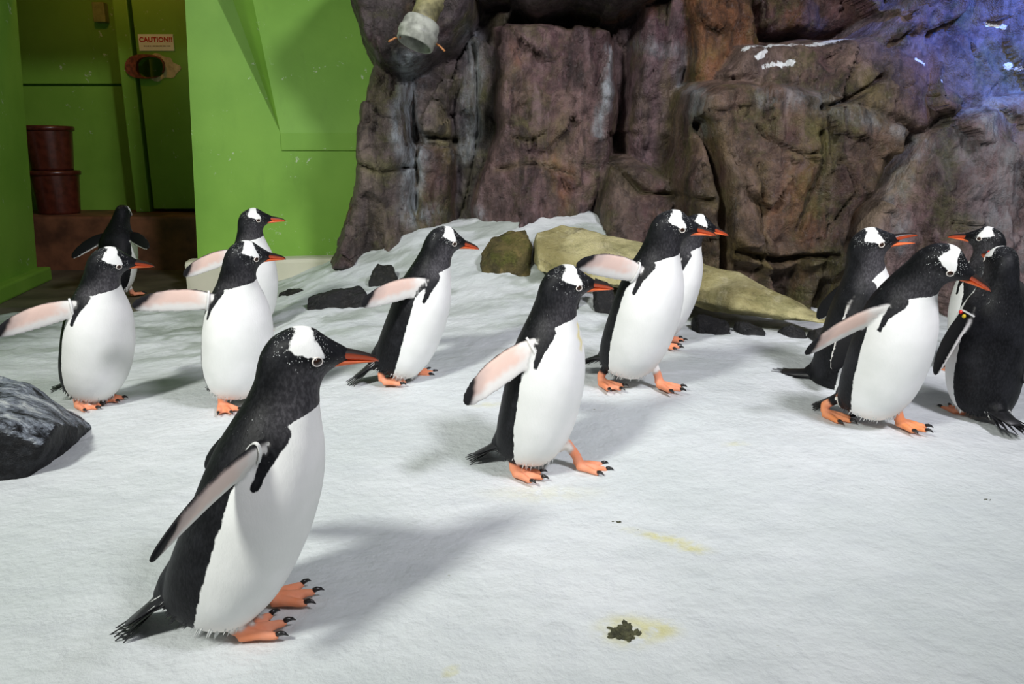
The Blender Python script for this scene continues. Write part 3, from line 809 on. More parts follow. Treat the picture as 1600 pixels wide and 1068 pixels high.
    for nm, v in (('bw', fld), ('speck', speck), ('grey', grey), ('soil', soil), ('mixw', mixw)): set_float(me, nm, v)
    set_color(me, 'tint', tint)
    body = link('body', me, M['plumage'], root)
    # bill: two halves
    def half(nmn, xs, zt, zb, hw, opening, upper):
        P, R = B.fr(0.636); Vb, Fb, cb = [], [], []; m = 12
        Ro = rot('y', (-opening if upper else opening) * RAD); piv = np.array([0.060, 0, 0.0])
        for x, a, bq, w in zip(xs, zt, zb, hw):
            for j in range(m):
                t = 2 * math.pi * j / m; cz = math.sin(t)
                z = (a + bq) / 2 + (a - bq) / 2 * cz - 0.636
                loc = np.array([x, w * math.cos(t), z]); loc = piv + Ro @ (loc - piv)
                Vb.append(P + R @ loc)
                u = (x - xs[0]) / (xs[-1] - xs[0])
                org = np.array([0.82, 0.115, 0.03]) if upper else np.array([0.84, 0.17, 0.05]); bl = np.array([0.012, 0.010, 0.010])
                f = (smooth01(-0.15, 0.20, cz) if upper else smooth01(0.1, 0.0, u) * 0)
                f = max(float(f), float(smooth01(0.94, 1.0, u)) * (0.5 if upper else 0.2))
                cb.append((*(org * (1 - f) + bl * f), 1))
        kx = len(xs)
        for i in range(kx - 1):
            for j in range(m): Fb.append((i * m + j, (i + 1) * m + j, (i + 1) * m + (j + 1) % m, i * m + (j + 1) % m))
        Fb.append(tuple(range(m))); Fb.append(tuple((kx - 1) * m + j for j in range(m))[::-1])
        mb = mesh_from(nmn, Vb, Fb); set_color(mb, 'col', cb); return link(nmn, mb, M['bill'], root)
    op = style.get('open', 0.0)
    up = half('upper_bill', [.050, .076, .098, .120, .138, .152, .160], [.657, .658, .657, .654, .6505, .646, .639],
         [.634, .6345, .635, .6355, .636, .6355, .635], [.024, .018, .0135, .0100, .0074, .005, .002], op * 0.5, True)
    up['label'] = 'orange-red upper bill half with black ridge'
    lo = half('lower_bill', [.050, .076, .098, .120, .138, .153], [.6355, .636, .6365, .637, .6372, .6365],
         [.616, .620, .6245, .629, .632, .634], [.022, .0168, .0122, .0090, .0062, .0025], op * 0.5, False)
    # eyes
    for side in (-1, 1):
        P, R = B.fr(EYE[1]); SLe = slice_at(EYE[1]); xb, xf, w, pt = SLe
        ct = (EYE[0] - (xb + xf) / 2) / ((xf - xb) / 2); tq = math.acos(np.clip(ct, -1, 1))
        y = w * math.sin(tq) * (1 - pt * max(0, math.cos(tq)) ** 1.3) * p['width']
        nrm = R @ np.array([0.35, side * 1.0, 0.12]); nrm /= np.linalg.norm(nrm)
        ctr = P + R @ np.array([EYE[0], side * y, 0])
        ax = R @ np.array([1.0, -side * 0.35, 0]); ax -= nrm * (ax @ nrm); ax /= np.linalg.norm(ax); bx = np.cross(nrm, ax)
        Vb, Fb = [], []
        for i in range(7):
            a = math.pi / 2 * i / 6
            for j in range(16):
                t = 2 * math.pi * j / 16
                Vb.append(ctr - nrm * 0.003 + nrm * 0.0052 * math.cos(a) + (ax * math.cos(t) * 1.15 + bx * math.sin(t) * 0.92) * 0.0078 * math.sin(a))
        for i in range(6):
            for j in range(16): Fb.append((i * 16 + j, i * 16 + (j + 1) % 16, (i + 1) * 16 + (j + 1) % 16, (i + 1) * 16 + j))
        eye = link('eye', mesh_from('eye', Vb, Fb), M['eye'], root)
        Vb, Fb = [], []
        for i in range(24):
            t = 2 * math.pi * i / 24
            dirv = ax * math.cos(t) * 1.2 + bx * math.sin(t) * 0.95
            for j in range(8):
                a = 2 * math.pi * j / 8
                Vb.append(ctr + dirv * (0.0083 + 0.0013 * math.cos(a)) + nrm * (0.0015 * math.sin(a) - 0.0004))
        for i in range(24):
            for j in range(8): Fb.append((i * 8 + j, ((i + 1) % 24) * 8 + j, ((i + 1) % 24) * 8 + (j + 1) % 8, i * 8 + (j + 1) % 8))
        link('eye_ring', mesh_from('eye_ring', Vb, Fb), M['eye_ring'], eye)
    # claws share one mesh
    for pt_, dr, upv in claws:
        o = bpy.data.objects.new('claw', claw_mesh()); COL.objects.link(o); o.parent = root
        sd = np.cross(upv, dr); sd /= np.linalg.norm(sd)
        o.matrix_local = Matrix(((dr[0], sd[0], upv[0], pt_[0]), (dr[1], sd[1], upv[1], pt_[1]), (dr[2], sd[2], upv[2], pt_[2]), (0, 0, 0, 1)))
    # tail
    to, tR = B.tail_frame()
    base_dir = tR @ np.array([-0.86, 0, -0.52]); base_dir /= np.linalg.norm(base_dir)
    lat = tR @ np.array([0, 1.0, 0]); nz = np.cross(base_dir, lat); nz *= np.sign(nz[2]) if abs(nz[2]) > 1e-6 else 1
    Vb, Fb = [], []
    m = 12
    st = to - base_dir * 0.045
    for u, w, t in ((0, .048, .034), (.04, .040, .028), (.075, .034, .017), (.12, .030, .0085), (.165, .022, .004)):
        for j in range(m):
            a = 2 * math.pi * j / m
            Vb.append(st + base_dir * u + lat * w * math.cos(a) + nz * t * math.sin(a))
    for i in range(4):
        for j in range(m): Fb.append((i * m + j, i * m + (j + 1) % m, (i + 1) * m + (j + 1) % m, (i + 1) * m + j))
    Fb.append(tuple(range(m))[::-1]); Fb.append(tuple(4 * m + j for j in range(m)))
    tail = link('tail', mesh_from('tail', Vb, Fb), M['tail'], root); tail['label'] = 'wedge of stiff black tail feathers'
    rg = random.Random(sum(map(ord, name)))
    nf = style.get('feathers', 22); spread = style.get('fan', 12)
    for i in range(nf):
        a = (i / (nf - 1) - 0.5) * 2
        layer = ((i * 7) % 4 - 1.5) * 0.45
        ln = TAIL_LEN * (1.0 - 0.22 * abs(a) + rg.uniform(-.07, .03))
        dr = base_dir * math.cos(a * spread * RAD) + lat * math.sin(a * spread * RAD) + nz * (-0.13 * layer - 0.07 * abs(a) + style.get('droop', -0.04))
        dr /= np.linalg.norm(dr)
        sd = np.cross(nz, dr); sd /= np.linalg.norm(sd); nn = np.cross(dr, sd)
        o = bpy.data.objects.new('tail_feather', feather_mesh()); COL.objects.link(o); o.parent = tail
        q0 = to + lat * a * 0.022 + nz * (0.006 * layer)
        mt = Matrix(((dr[0] * ln, sd[0], nn[0], q0[0]), (dr[1] * ln, sd[1], nn[1], q0[1]), (dr[2] * ln, sd[2], nn[2], q0[2]), (0, 0, 0, 1)))
        o.matrix_local = mt
    # pale tufts at the root of the tail
    Vb, Fb = [], []
    for i in range(26):
        a = rg.uniform(-1, 1)
        q0 = to + base_dir * rg.uniform(-.02, .012) + lat * a * 0.034 + nz * (rg.uniform(-.012, .016) - 0.004)
        dr = base_dir * 1.0 + lat * a * 0.3 + nz * rg.uniform(-.20, .10); dr /= np.linalg.norm(dr)
        ln = rg.uniform(.025, .055); b = len(Vb)
        sd = np.cross(nz, dr); sd /= np.linalg.norm(sd)
        Vb += [q0 - sd * .0022, q0 + sd * .0022, q0 + nz * .003, q0 + dr * ln]
        Fb += [(b, b + 1, b + 3), (b + 1, b + 2, b + 3), (b + 2, b, b + 3), (b, b + 2, b + 1)]
    # ragged hem of feathers round the lower edge of the trunk
    tuft = link('tail_covert', mesh_from('tail_covert', Vb, Fb, False), M['tail_white'], tail); tuft['label'] = 'pale tufts at the tail root'
    Vw, Fw, Vk, Fk = [], [], [], []
    for i in range(110):
        t = rg.uniform(0, 2 * math.pi); sh = rg.uniform(0.055, 0.085)
        P, R = B.fr(sh); xb, xf, w, pt = slice_at(sh)
        loc = np.array([(xb + xf) / 2 + (xf - xb) / 2 * math.cos(t) * 0.97, w * p['width'] * math.sin(t) * 0.97, 0])
        q0 = P + R @ loc; out = R @ np.array([math.cos(t) * 0.35 - 0.25, math.sin(t) * 0.3, -1.0]); out /= np.linalg.norm(out)
        ln = rg.uniform(.008, .020)
        sd = np.cross(out, R @ loc); sd /= np.linalg.norm(sd); nn = np.cross(sd, out)
        black = math.cos(t) < -0.12
        Va, Fa = (Vk, Fk) if black else (Vw, Fw); b = len(Va); hw = .0024
        Va += [q0 - sd * hw, q0 + sd * hw, q0 + nn * .003, q0 + out * ln]
        Fa += [(b, b + 1, b + 3), (b + 1, b + 2, b + 3), (b + 2, b, b + 3), (b, b + 2, b + 1)]
    hem = link('belly_fringe', mesh_from('belly_fringe', Vw, Fw, False), M['tail_white'], root); hem['kind'] = 'stuff'
    hem = link('rump_fringe', mesh_from('rump_fringe', Vk, Fk, False), M['tail'], root); hem['kind'] = 'stuff'
    # flipper bands
    for side, colr in style.get('bands', ()):
        r, d, c, nn = frames[side]; Vb, Fb = [], []; l = 0.10
        lw, lt = np.interp(l, FL, FW) + .002, np.interp(l, FL, FT) + .0025
        for i in range(28):
            t = 2 * math.pi * i / 28
            ctr = r + d * FLIP_LEN * l + c * (flipper_center(l) + lw * math.cos(t)) + nn * lt * math.sin(t)
            rad = c * math.cos(t) + nn * math.sin(t); rad /= np.linalg.norm(rad)
            for u, v in ((-.003, 0), (.003, 0), (.003, .0024), (-.003, .0024)): Vb.append(ctr + d * u + rad * v)
        for i in range(28):
            for j in range(4): Fb.append((i * 4 + j, ((i + 1) % 28) * 4 + j, ((i + 1) % 28) * 4 + (j + 1) % 4, i * 4 + (j + 1) % 4))
        bm_ = mesh_from('flipper_band', Vb, Fb, False)
        bo = link('flipper_band', bm_, M['band_' + colr], root); bo['label'] = colr + ' plastic band around the flipper root'
    for side, l, chd, colr in style.get('tags', ()):
        r, d, c, nn = frames[side]
        q0 = r + d * FLIP_LEN * l + c * (flipper_center(l) + chd) + nn * (np.interp(l, FL, FT) + .001 - style.get('bend', .03) * l * l)
        o = link('flipper_tag', bead_mesh(), None, root); o.location = q0; o.scale = (1, 1, 1)
        o['label'] = 'small %s marker bead' % colr
        o.data = bead_mesh(colr)
    if style.get('neckbead'):
        P, R = B.fr(0.585); side = style['neckbead']
        o = link('neck_bead', bead_mesh('red'), None, root); o.location = P + R @ np.array([-0.02, side * 0.049, 0]); o.scale = (1.5,) * 3
        o['label'] = 'small red marker bead'
    return root

_cache = {}
def bead_mesh(colr='red'):
    if ('bead', colr) not in _cache:
        bm = bmesh.new(); bmesh.ops.create_uvsphere(bm, u_segments=12, v_segments=8, radius=0.0075)
        me = bpy.data.meshes.new('bead'); bm.to_mesh(me); bm.free(); me.materials.append(M['band_' + colr])
        me.polygons.foreach_set('use_smooth', [True] * len(me.polygons)); _cache[('bead', colr)] = me
    return _cache[('bead', colr)]
def claw_mesh():
    if 'claw' not in _cache:
        Vb, Fb = [], []
        tube(Vb, Fb, [(0, 0, 0.002), (0.007, 0, 0.0045), (0.015, 0, 0.0035), (0.022, 0, -0.0015)], [0.0056, 0.0052, 0.0036, 0.0007], 8)
        me = mesh_from('claw', Vb, Fb); me.materials.append(M['claw']); _cache['claw'] = me
    return _cache['claw']
def feather_mesh():
    """unit-length stiff quill, thin blade with a raised shaft"""
    if 'feather' not in _cache:
        Vb, Fb = [], []
        prof = ((-0.15, .004), (0.1, .0058), (0.45, .0062), (0.75, .0046), (0.92, .0022), (1.0, .0004))
        for u, w in prof: Vb += [(u, -w, 0), (u, 0, .0016), (u, w, 0), (u, 0, -.0012)]
        for i in range(len(prof) - 1):
            for j in range(4): Fb.append((i * 4 + j, (i + 1) * 4 + j, (i + 1) * 4 + (j + 1) % 4, i * 4 + (j + 1) % 4))
        Fb += [(0, 1, 2, 3), (23, 22, 21, 20)]
        me = mesh_from('tail_feather', Vb, Fb, False); me.materials.append(M['tail']); _cache['feather'] = me
    return _cache['feather']
POSES = {
  'p1': dict(x=-0.600, y=1.425, z=0.036, sc=1.084, yaw=2.3, lean=20.0, roll=-4.0, neck=-0.2, hyaw=26.0, head=-8.4, lift=-0.018, width=1.0, fRa=66.5, fRb=21.7, fLa=35.0, fLb=45.0, pRx=0.042, pRy=-0.038, pRw=23.5, pRz=0.000, pRp=0.0, pLx=0.073, pLy=0.075, pLw=18.0, pLz=0.000, pLp=0.0, tail=23.1),
  'p2': dict(x=0.067, y=2.257, z=0.029, sc=1.062, yaw=-24.0, lean=7.9, roll=-0.3, neck=4.3, hyaw=43.0, head=0.3, lift=-0.006, width=1.0, fRa=46.0, fRb=36.9, fLa=35.0, fLb=45.0, pRx=-0.027, pRy=-0.058, pRw=0.7, pRz=0.000, pRp=0.0, pLx=0.125, pLy=0.066, pLw=8.1, pLz=0.000, pLp=0.0, tail=4.6, hintR=(-0.596, -0.14, 0.79)),
  'p3': dict(x=0.458, y=2.873, z=0.116, sc=1.113, yaw=-43.6, lean=13.4, roll=-1.9, neck=1.8, hyaw=47.7, head=0.8, lift=0.003, width=1.0, fRa=103.4, fRb=23.3, fLa=35.0, fLb=45.0, pRx=-0.067, pRy=-0.062, pRw=-4.9, pRz=0.000, pRp=0.0, pLx=0.090, pLy=0.061, pLw=2.3, pLz=0.000, pLp=0.0, tail=0.0, hintR=(0.059, 0.206, 0.977)),
  'p4': dict(x=0.705, y=3.544, z=0.121, sc=1.010, yaw=-18.2, lean=14.2, roll=-0.2, neck=1.6, hyaw=19.7, head=2.4, lift=-0.004, width=1.0, fRa=35.0, fRb=45.0, fLa=35.0, fLb=45.0, pRx=0.020, pRy=-0.065, pRw=-8.0, pRz=0.000, pRp=0.0, pLx=0.021, pLy=0.066, pLw=8.8, pLz=0.000, pLp=0.0, tail=0.0),
  'p5': dict(x=-0.449, y=3.029, z=0.095, sc=1.071, yaw=3.8, lean=17.8, roll=-0.2, neck=5.1, hyaw=26.3, head=-4.5, lift=-0.017, width=1.0, fRa=49.9, fRb=56.0, fLa=35.0, fLb=45.0, pRx=-0.064, pRy=-0.054, pRw=7.7, pRz=0.000, pRp=0.0, pLx=0.037, pLy=0.066, pLw=8.7, pLz=0.000, pLp=0.0, tail=20.3, hintR=(-0.364, -0.075, 0.928)),
  'p6': dict(x=-1.652, y=2.913, z=0.028, sc=1.060, yaw=-25.5, lean=14.6, roll=-0.2, neck=5.6, hyaw=63.9, head=3.4, lift=-0.009, width=1.0, fRa=73.5, fRb=27.0, fLa=35.0, fLb=45.0, pRx=-0.020, pRy=-0.054, pRw=7.0, pRz=0.000, pRp=0.0, pLx=-0.026, pLy=0.054, pLw=-7.4, pLz=0.000, pLp=0.0, tail=0.0, hintR=(-0.274, -0.136, 0.952)),
  'p7': dict(x=-1.059, y=2.834, z=0.053, sc=1.038, yaw=-47.7, lean=8.9, roll=-1.7, neck=3.6, hyaw=87.4, head=7.7, lift=-0.004, width=1.0, fRa=95.0, fRb=19.3, fLa=35.0, fLb=45.0, pRx=0.011, pRy=-0.062, pRw=-4.0, pRz=0.000, pRp=0.0, pLx=0.020, pLy=0.065, pLw=8.0, pLz=0.000, pLp=0.0, tail=0.0, hintR=(-0.022, 0.095, 0.995)),
  'p8': dict(x=-1.404, y=4.058, z=0.049, sc=1.074, yaw=-38.5, lean=6.1, roll=-0.4, neck=0.5, hyaw=60.2, head=1.4, lift=0.001, width=1.0, fRa=74.6, fRb=23.8, fLa=35.0, fLb=45.0, pRx=0.020, pRy=-0.065, pRw=-8.0, pRz=0.000, pRp=0.0, pLx=0.020, pLy=0.065, pLw=8.0, pLz=0.000, pLp=0.0, tail=0.0, hintR=(-0.101, -0.222, 0.97)),
  'p9': dict(x=-2.805, y=5.370, z=0.008, sc=1.074, yaw=80.9, lean=16.4, roll=-0.5, neck=8.7, hyaw=21.7, head=4.4, lift=-0.004, width=1.0, fRa=72.3, fRb=28.0, fLa=52.2, fLb=26.5, pRx=0.072, pRy=-0.069, pRw=-11.5, pRz=0.000, pRp=0.0, pLx=0.020, pLy=0.065, pLw=8.0, pLz=0.000, pLp=0.0, tail=0.0),
  'p10': dict(x=1.373, y=3.065, z=0.073, sc=1.159, yaw=-24.9, lean=7.6, roll=8.4, neck=-11.7, hyaw=19.8, head=0.6, lift=-0.064, width=1.0, fRa=29.5, fRb=5.9, fLa=35.0, fLb=45.0, pRx=0.020, pRy=-0.065, pRw=-8.0, pRz=0.000, pRp=0.0, pLx=0.020, pLy=0.065, pLw=8.0, pLz=0.000, pLp=0.0, tail=-22.7, hintR=(1, 0, 0.1)),
  'p11': dict(x=1.269, y=2.554, z=0.073, sc=1.118, yaw=-55.5, lean=10.4, roll=5.2, neck=21.3, hyaw=31.8, head=7.6, lift=-0.005, width=1.0, fRa=48.9, fRb=28.3, fLa=35.0, fLb=45.0, pRx=-0.124, pRy=-0.056, pRw=5.1, pRz=0.000, pRp=0.0, pLx=0.056, pLy=0.060, pLw=0.9, pLz=0.000, pLp=0.0, tail=8.6, hintR=(-0.142, -0.592, 0.794)),
  'p12': dict(x=1.737, y=2.723, z=0.042, sc=1.033, yaw=92.1, lean=-0.6, roll=0.6, neck=-1.2, hyaw=-9.3, head=0.5, lift=-0.015, width=1.0, fRa=9.4, fRb=11.0, fLa=30.6, fLb=-4.4, pRx=0.020, pRy=-0.065, pRw=-8.0, pRz=0.000, pRp=0.0, pLx=0.026, pLy=0.051, pLw=-10.2, pLz=0.000, pLp=0.0, tail=-25.1, hintL=(1, 0, 0.1), hintR=(1, 0, 0.1)),
  'p13': dict(x=2.043, y=3.253, z=0.050, sc=1.028, yaw=97.2, lean=4.8, roll=-0.0, neck=-2.0, hyaw=39.3, head=-1.7, lift=-0.002, width=1.0, fRa=35.0, fRb=45.0, fLa=10.0, fLb=6.0, pRx=0.020, pRy=-0.065, pRw=-8.0, pRz=0.000, pRp=0.0, pLx=0.020, pLy=0.065, pLw=8.0, pLz=0.000, pLp=0.0, tail=0.0, hintL=(1, 0, 0.15)),
}
BIRDS = [
 ('p1', 'big gentoo penguin striding with bill level, stiff black tail fan touching the snow', dict(bands=[(-1, 'white')], pink=0.55, grey=0.7, fan=12, patchr=0.0)),
 ('p2', 'gentoo penguin with yellow stain on its white breast, one foot forward', dict(bands=[(-1, 'white')], grey=0.5, soil=0.6, yellow=0.004)),
 ('p3', 'tall gentoo penguin in front of the mossy boulder, flipper held out backwards', dict(bands=[(-1, 'white')], pink=0.75, grey=0.3)),
 ('p4', 'gentoo penguin almost hidden behind the tall one, only face and a toe showing', dict()),
 ('p5', 'running gentoo penguin with black back showing, beside the small black rocks', dict(grey=0.9, patchr=0.003)),
 ('p6', 'gentoo penguin beside the dark wet rock, flipper stretched back over it', dict(bands=[(-1, 'white')], grey=0.9, soil=0.4, patchr=0.0)),
 ('p7', 'gentoo penguin with breast to the glass and one flipper held straight out', dict(bands=[(-1, 'white')], grey=0.4)),
 ('p8', 'gentoo penguin standing against the green wall behind another penguin', dict()),
 ('p9', 'dark gentoo penguin walking away into the unlit doorway with flippers spread', dict()),
 ('p10', 'gentoo penguin with open bill and flippers hanging down, in front of the crag', dict(open=14, grey=0.9, collar=6)),
 ('p11', 'gentoo penguin stooping forward with lowered bill, one foot striding', dict(bands=[], soil=0.8, foot=(0.85, 0.26, 0.06))),
 ('p12', 'gentoo penguin turning its black back, tail dragging on the snow', dict(bands=[(1, 'white')], patchx=0.012, patchr=0.004, tags=[(1, 0.16, -0.005, 'yellow'), (1, 0.13, 0.022, 'red')])),
 ('p13', 'gentoo penguin with a red neck bead, mostly hidden behind a turned black back', dict(neckbead=1)),
]
for key, label, style in BIRDS:
    build_penguin(key, label, POSES[key], style, 0.0034 if key == 'p1' else 0.0042)

# ---- boulders ----
outline_boulder('mossy_boulder', [(836, 362, 4.45), (880, 352, 4.5), (960, 366, 4.45), (1040, 388, 4.35), (1120, 418, 4.2), (1220, 462, 4.0), (1292, 494, 3.9)], 0.26, 0.25, lambda q: float(ground(q[0], q[1])) + 0.03 + 0.05 * float(smooth01(0.8, 1.1, q[0])), M_MOSSY,
                'long low yellow-green mossy boulder lying below the crag', voxel=0.016, amp=0.022, freq=4.0, seed=1.0)
outline_boulder('mossy_rock', [(752, 396, 4.6), (770, 372, 4.6), (800, 362, 4.65), (822, 354, 4.6), (828, 392, 4.5)], 0.14, 0.3, 0.25, M_MOSSDARK,
                'small dark mossy rock at the end of the long boulder', voxel=0.012, amp=0.03, freq=7.0, seed=3.0)
for top, lab, sd in (
    ([(482, 462, 4.35), (515, 452, 4.4), (560, 446, 4.4), (572, 458, 4.3)], 'flat black stone poking from the snow beside the running penguin', 5),
    ([(578, 430, 4.7), (590, 410, 4.72), (612, 415, 4.72), (624, 440, 4.65)], 'pointed black stone on the snow bank behind the running penguin', 6),
    ([(436, 458, 4.9), (455, 452, 4.9), (478, 453, 4.9)], 'sliver of black stone behind the penguin with outstretched flipper', 7),
    ([(930, 432, 3.95), (950, 440, 3.95), (965, 470, 3.9), (940, 480, 3.9)], 'black stone between the tall penguin and the stained one', 8),
    ([(1088, 488, 3.80), (1110, 492, 3.80), (1138, 500, 3.78)], 'jagged black stone under the thick end of the mossy boulder', 9),
    ([(1156, 502, 3.74), (1175, 503, 3.74), (1192, 512, 3.72)], 'black stone under the middle of the mossy boulder', 15),
    ([(1226, 513, 3.70), (1240, 506, 3.70), (1260, 516, 3.68)], 'black stone under the thin end of the mossy boulder', 16),
    ([(1272, 515, 3.60), (1290, 508, 3.60), (1305, 520, 3.58)], 'black stone beside the penguin with open bill', 17),
    ([(880, 418, 4.02), (905, 425, 4.0), (900, 440, 3.95)], 'black pebble in front of the mossy boulder', 10)):
    zl = min(float(ground(*at_depth(px, py, Y)[:2])) for px, py, Y in top) - 0.05
    outline_boulder('black_stone', top, 0.08, 0.12, zl, M_BLACK, lab, voxel=0.009, amp=0.016, freq=12.0, seed=sd, group='black stones in the snow')
# big wet rock by the glass
_q = lambda px, py, Y: tuple(at_depth(px, py, Y))
_g = lambda px, py: tuple(at_height(px, py, -0.02))
boulder('wet_rock', [_g(-130, 778), _g(0, 778), _g(40, 770), _g(64, 752), _g(80, 730), _g(100, 702), _q(-110, 640, 2.15), _q(0, 655, 2.2), _q(68, 700, 2.2), _q(84, 668, 2.28), _q(102, 662, 2.38),
                     _q(-110, 572, 2.75), _q(-10, 584, 2.72), _q(40, 600, 2.66), _q(78, 634, 2.52), (-1.55, 2.75, -0.02), (-2.05, 2.8, -0.02)],
        M_WET, 'big black wet rock with a pale frosted top face', voxel=0.009, amp=0.012, freq=9.0, seed=12, smooth=2)

# ---- green service walls, doorway ----
def mat_paint(name, c1, c2, chips=0.5, rough=0.55):
    k = NT(name); p = k.pos()
    c = k.mix(k.ramp(k.noise(p, 1.4, 4), 0.35, 0.65), c1, c2)
    c = k.mix(k.math('MULTIPLY', k.ramp(k.noise(k.mapv(p, (1, 1, 0.3)), 6, 5, 0.7), 0.55, 0.8), 0.35), c, tuple(x * 0.7 for x in c1))
    chip = k.math('MULTIPLY', k.ramp(k.noise(p, 13, 6, 0.75, 0.4), 0.63, 0.655), k.ramp(k.noise(p, 2.2, 3), 0.46, 0.56))
    c = k.mix(k.math('MULTIPLY', chip, chips), c, (0.55, 0.62, 0.48))
    k.bsdf(Base_Color=c, Roughness=rough, Normal=k.bump(k.noise(p, 40, 4), 0.15, 0.004)); return k.m
M_GREEN = mat_paint('green_paint', (0.15, 0.33, 0.030), (0.19, 0.39, 0.042), 0.8)
M_GREEN_DULL = M_GREEN            # the doorway is the same paint
M_CREAM = mat_paint('cream_kerb', (0.50, 0.50, 0.38), (0.62, 0.60, 0.48), 0.3, 0.7)
M_CONC = plain('damp_concrete', (0.10, 0.09, 0.06), 0.6, 0.4, 3.0, bump=0.3)
M_BROWN = plain('brown_plinth', (0.14, 0.055, 0.025), 0.6, 0.5, 5.0, bump=0.3)
M_SIGN = plain('sign_plate', (0.80, 0.77, 0.72), 0.5, 0.05, 12)
M_SIGNRED = plain('sign_red_print', (0.45, 0.015, 0.015), 0.5, 0.05, 12)
M_SIGNINK = plain('sign_small_print', (0.16, 0.10, 0.07), 0.5, 0.05, 12)
M_RUST = plain('rusty_plate', (0.20, 0.05, 0.025), 0.55, 0.5, 30, bump=0.3)
M_BARE = plain('peeled_paint', (0.52, 0.42, 0.26), 0.7, 0.25, 25, bump=0.3)
M_BUCKET = plain('dark_red_plastic', (0.080, 0.018, 0.010), 0.3, 0.3, 20)
M_PIPE = plain('grey_pipe', (0.30, 0.31, 0.27), 0.5, 0.35, 18, bump=0.3)
M_PIPE2 = plain('mossy_pipe', (0.22, 0.20, 0.10), 0.55, 0.6, 14, bump=0.4)
M_WIRE = plain('copper_wire', (0.40, 0.16, 0.05), 0.4, 0.2, 30)

def prism(name, base, z0, z1, mat, parent=None, bevel=0.0):
    """vertical prism over a floor outline (list of (x, y)); z1 may be a list of heights"""
    n = len(base); V = [(x, y, z0) for x, y in base] + [(x, y, (z1[i] if isinstance(z1, (list, tuple)) else z1)) for i, (x, y) in enumerate(base)]
    F = [tuple(range(n))[::-1], tuple(range(n, 2 * n))] + [(i, (i + 1) % n, n + (i + 1) % n, n + i) for i in range(n)]
    me = mesh_from(name, V, F, False)
    bm = bmesh.new(); bm.from_mesh(me); bmesh.ops.recalc_face_normals(bm, faces=bm.faces)
    if bevel: bmesh.ops.bevel(bm, geom=list(bm.edges), offset=bevel, segments=2, affect='EDGES', profile=0.6)
    bm.to_mesh(me); bm.free()
    return link(name, me, mat, parent)
def solid(name, V, F, mat, parent=None, bevel=0.0):
    me = mesh_from(name, V, F, False)
    bm = bmesh.new(); bm.from_mesh(me); bmesh.ops.recalc_face_normals(bm, faces=bm.faces)
    if bevel: bmesh.ops.bevel(bm, geom=list(bm.edges), offset=bevel, segments=2, affect='EDGES', profile=0.6)
    bm.to_mesh(me); bm.free()
    return link(name, me, mat, parent)
def xy(px, py, Y): return at_depth(px, py, Y)[:2]

# left wall: its face runs back from the frame's edge to the doorway
a = np.array([-3.55, 5.0]); b = np.array([-3.83, 6.15]); dirv = (b - a) / np.linalg.norm(b - a); nrm = np.array([-dirv[1], dirv[0]])
far = a - dirv * 2.6
bt = xy(26, 0, 6.15); zt = float(at_depth(26, 0, 6.15)[2]); bt = b + (bt - b) * 3.0 / zt; ft = far + (bt - b)                # the face leans in a little
_b4 = [far, b, b + np.array([-0.9, 0.1]), far + np.array([-0.9, 0.1])]; _t4 = [ft, bt, bt + np.array([-0.9, 0.1]), ft + np.array([-0.9, 0.1])]
w = solid('wall_left', [(*q, 0.0) for q in _b4] + [(*q, 3.0) for q in _t4], [(0, 1, 2, 3), (4, 5, 6, 7)] + [(i, (i + 1) % 4, 4 + (i + 1) % 4, 4 + i) for i in range(4)], M_GREEN, bevel=0.01); tag(w, kind='structure')
k1 = np.array([dirv[1], -dirv[0]])
w = prism('baseboard_left', [tuple(far + k1 * 0.09), tuple(b + k1 * 0.09 + dirv * 0.05), tuple(b + dirv * 0.05 - k1 * 0.02), tuple(far - k1 * 0.02)], 0, 0.11, M_GREEN, bevel=0.015); tag(w, kind='structure')
# green pier between doorway and crag
A = xy(309, 430, 5.75); Bq = xy(600, 380, 6.05)
u = (Bq - A) / np.linalg.norm(Bq - A); nn = np.array([u[1], -u[0]])      # nn points to the camera side
back = A + np.array([-0.05, 1.1])
KZ = 0.235
kb = prism('trim_1', [tuple(A + nn * 0.16 - u * 0.06), tuple(Bq + nn * 0.16), tuple(Bq - nn * 0.05), tuple(A - nn * 0.05 - u * 0.06)], -0.1, KZ, M_CREAM, bevel=0.03); tag(kb, kind='structure')
# leaning panel bolted to the pier, its foot on a narrow ledge
def onwall(px, py):
    """point of the pier's face seen at a photo pixel"""
    d = ray(px, py); t = ((A - np.zeros(2)) @ nn) / (d[:2] @ nn); return np.array([0, 0, CAM_H]) + d * t
n3 = np.array([nn[0], nn[1], 0]); u3 = np.array([u[0], u[1], 0]); up3 = np.array([0, 0, 1.0])
def wc(P): return np.array([(P[:2] - A) @ u, P[2]])                       # (along the wall, height)
def wp(a_, z_, back_=0.0): return np.array([A[0], A[1], 0]) + u3 * a_ + up3 * z_ - n3 * back_
q0, q1, W1 = onwall(438, 207), onwall(640, 207), onwall(340, 0)
a0, zs = wc(q0); a1, z1 = wc(W1); L = float((Bq - A) @ u); TOP = 3.0
sl = (a1 - a0) / (z1 - zs); aT = a0 + sl * (TOP - zs)                     # slanting edge carried on to the wall's top
aL, zL = wc(onwall(289, 0)); aL = aL * TOP / zL
out = [(0, 0), (L, 0), (L, zs), (a0, zs), (aT, TOP), (aL, TOP)]
V = [tuple(wp(x_, z_)) for x_, z_ in out] + [tuple(wp(x_, z_, 0.9)) for x_, z_ in out]
n_ = len(out)
w = solid('wall_middle', V, [tuple(range(n_)), tuple(range(n_, 2 * n_))] + [(i, (i + 1) % n_, n_ + (i + 1) % n_, n_ + i) for i in range(n_)], M_GREEN); tag(w, kind='structure')
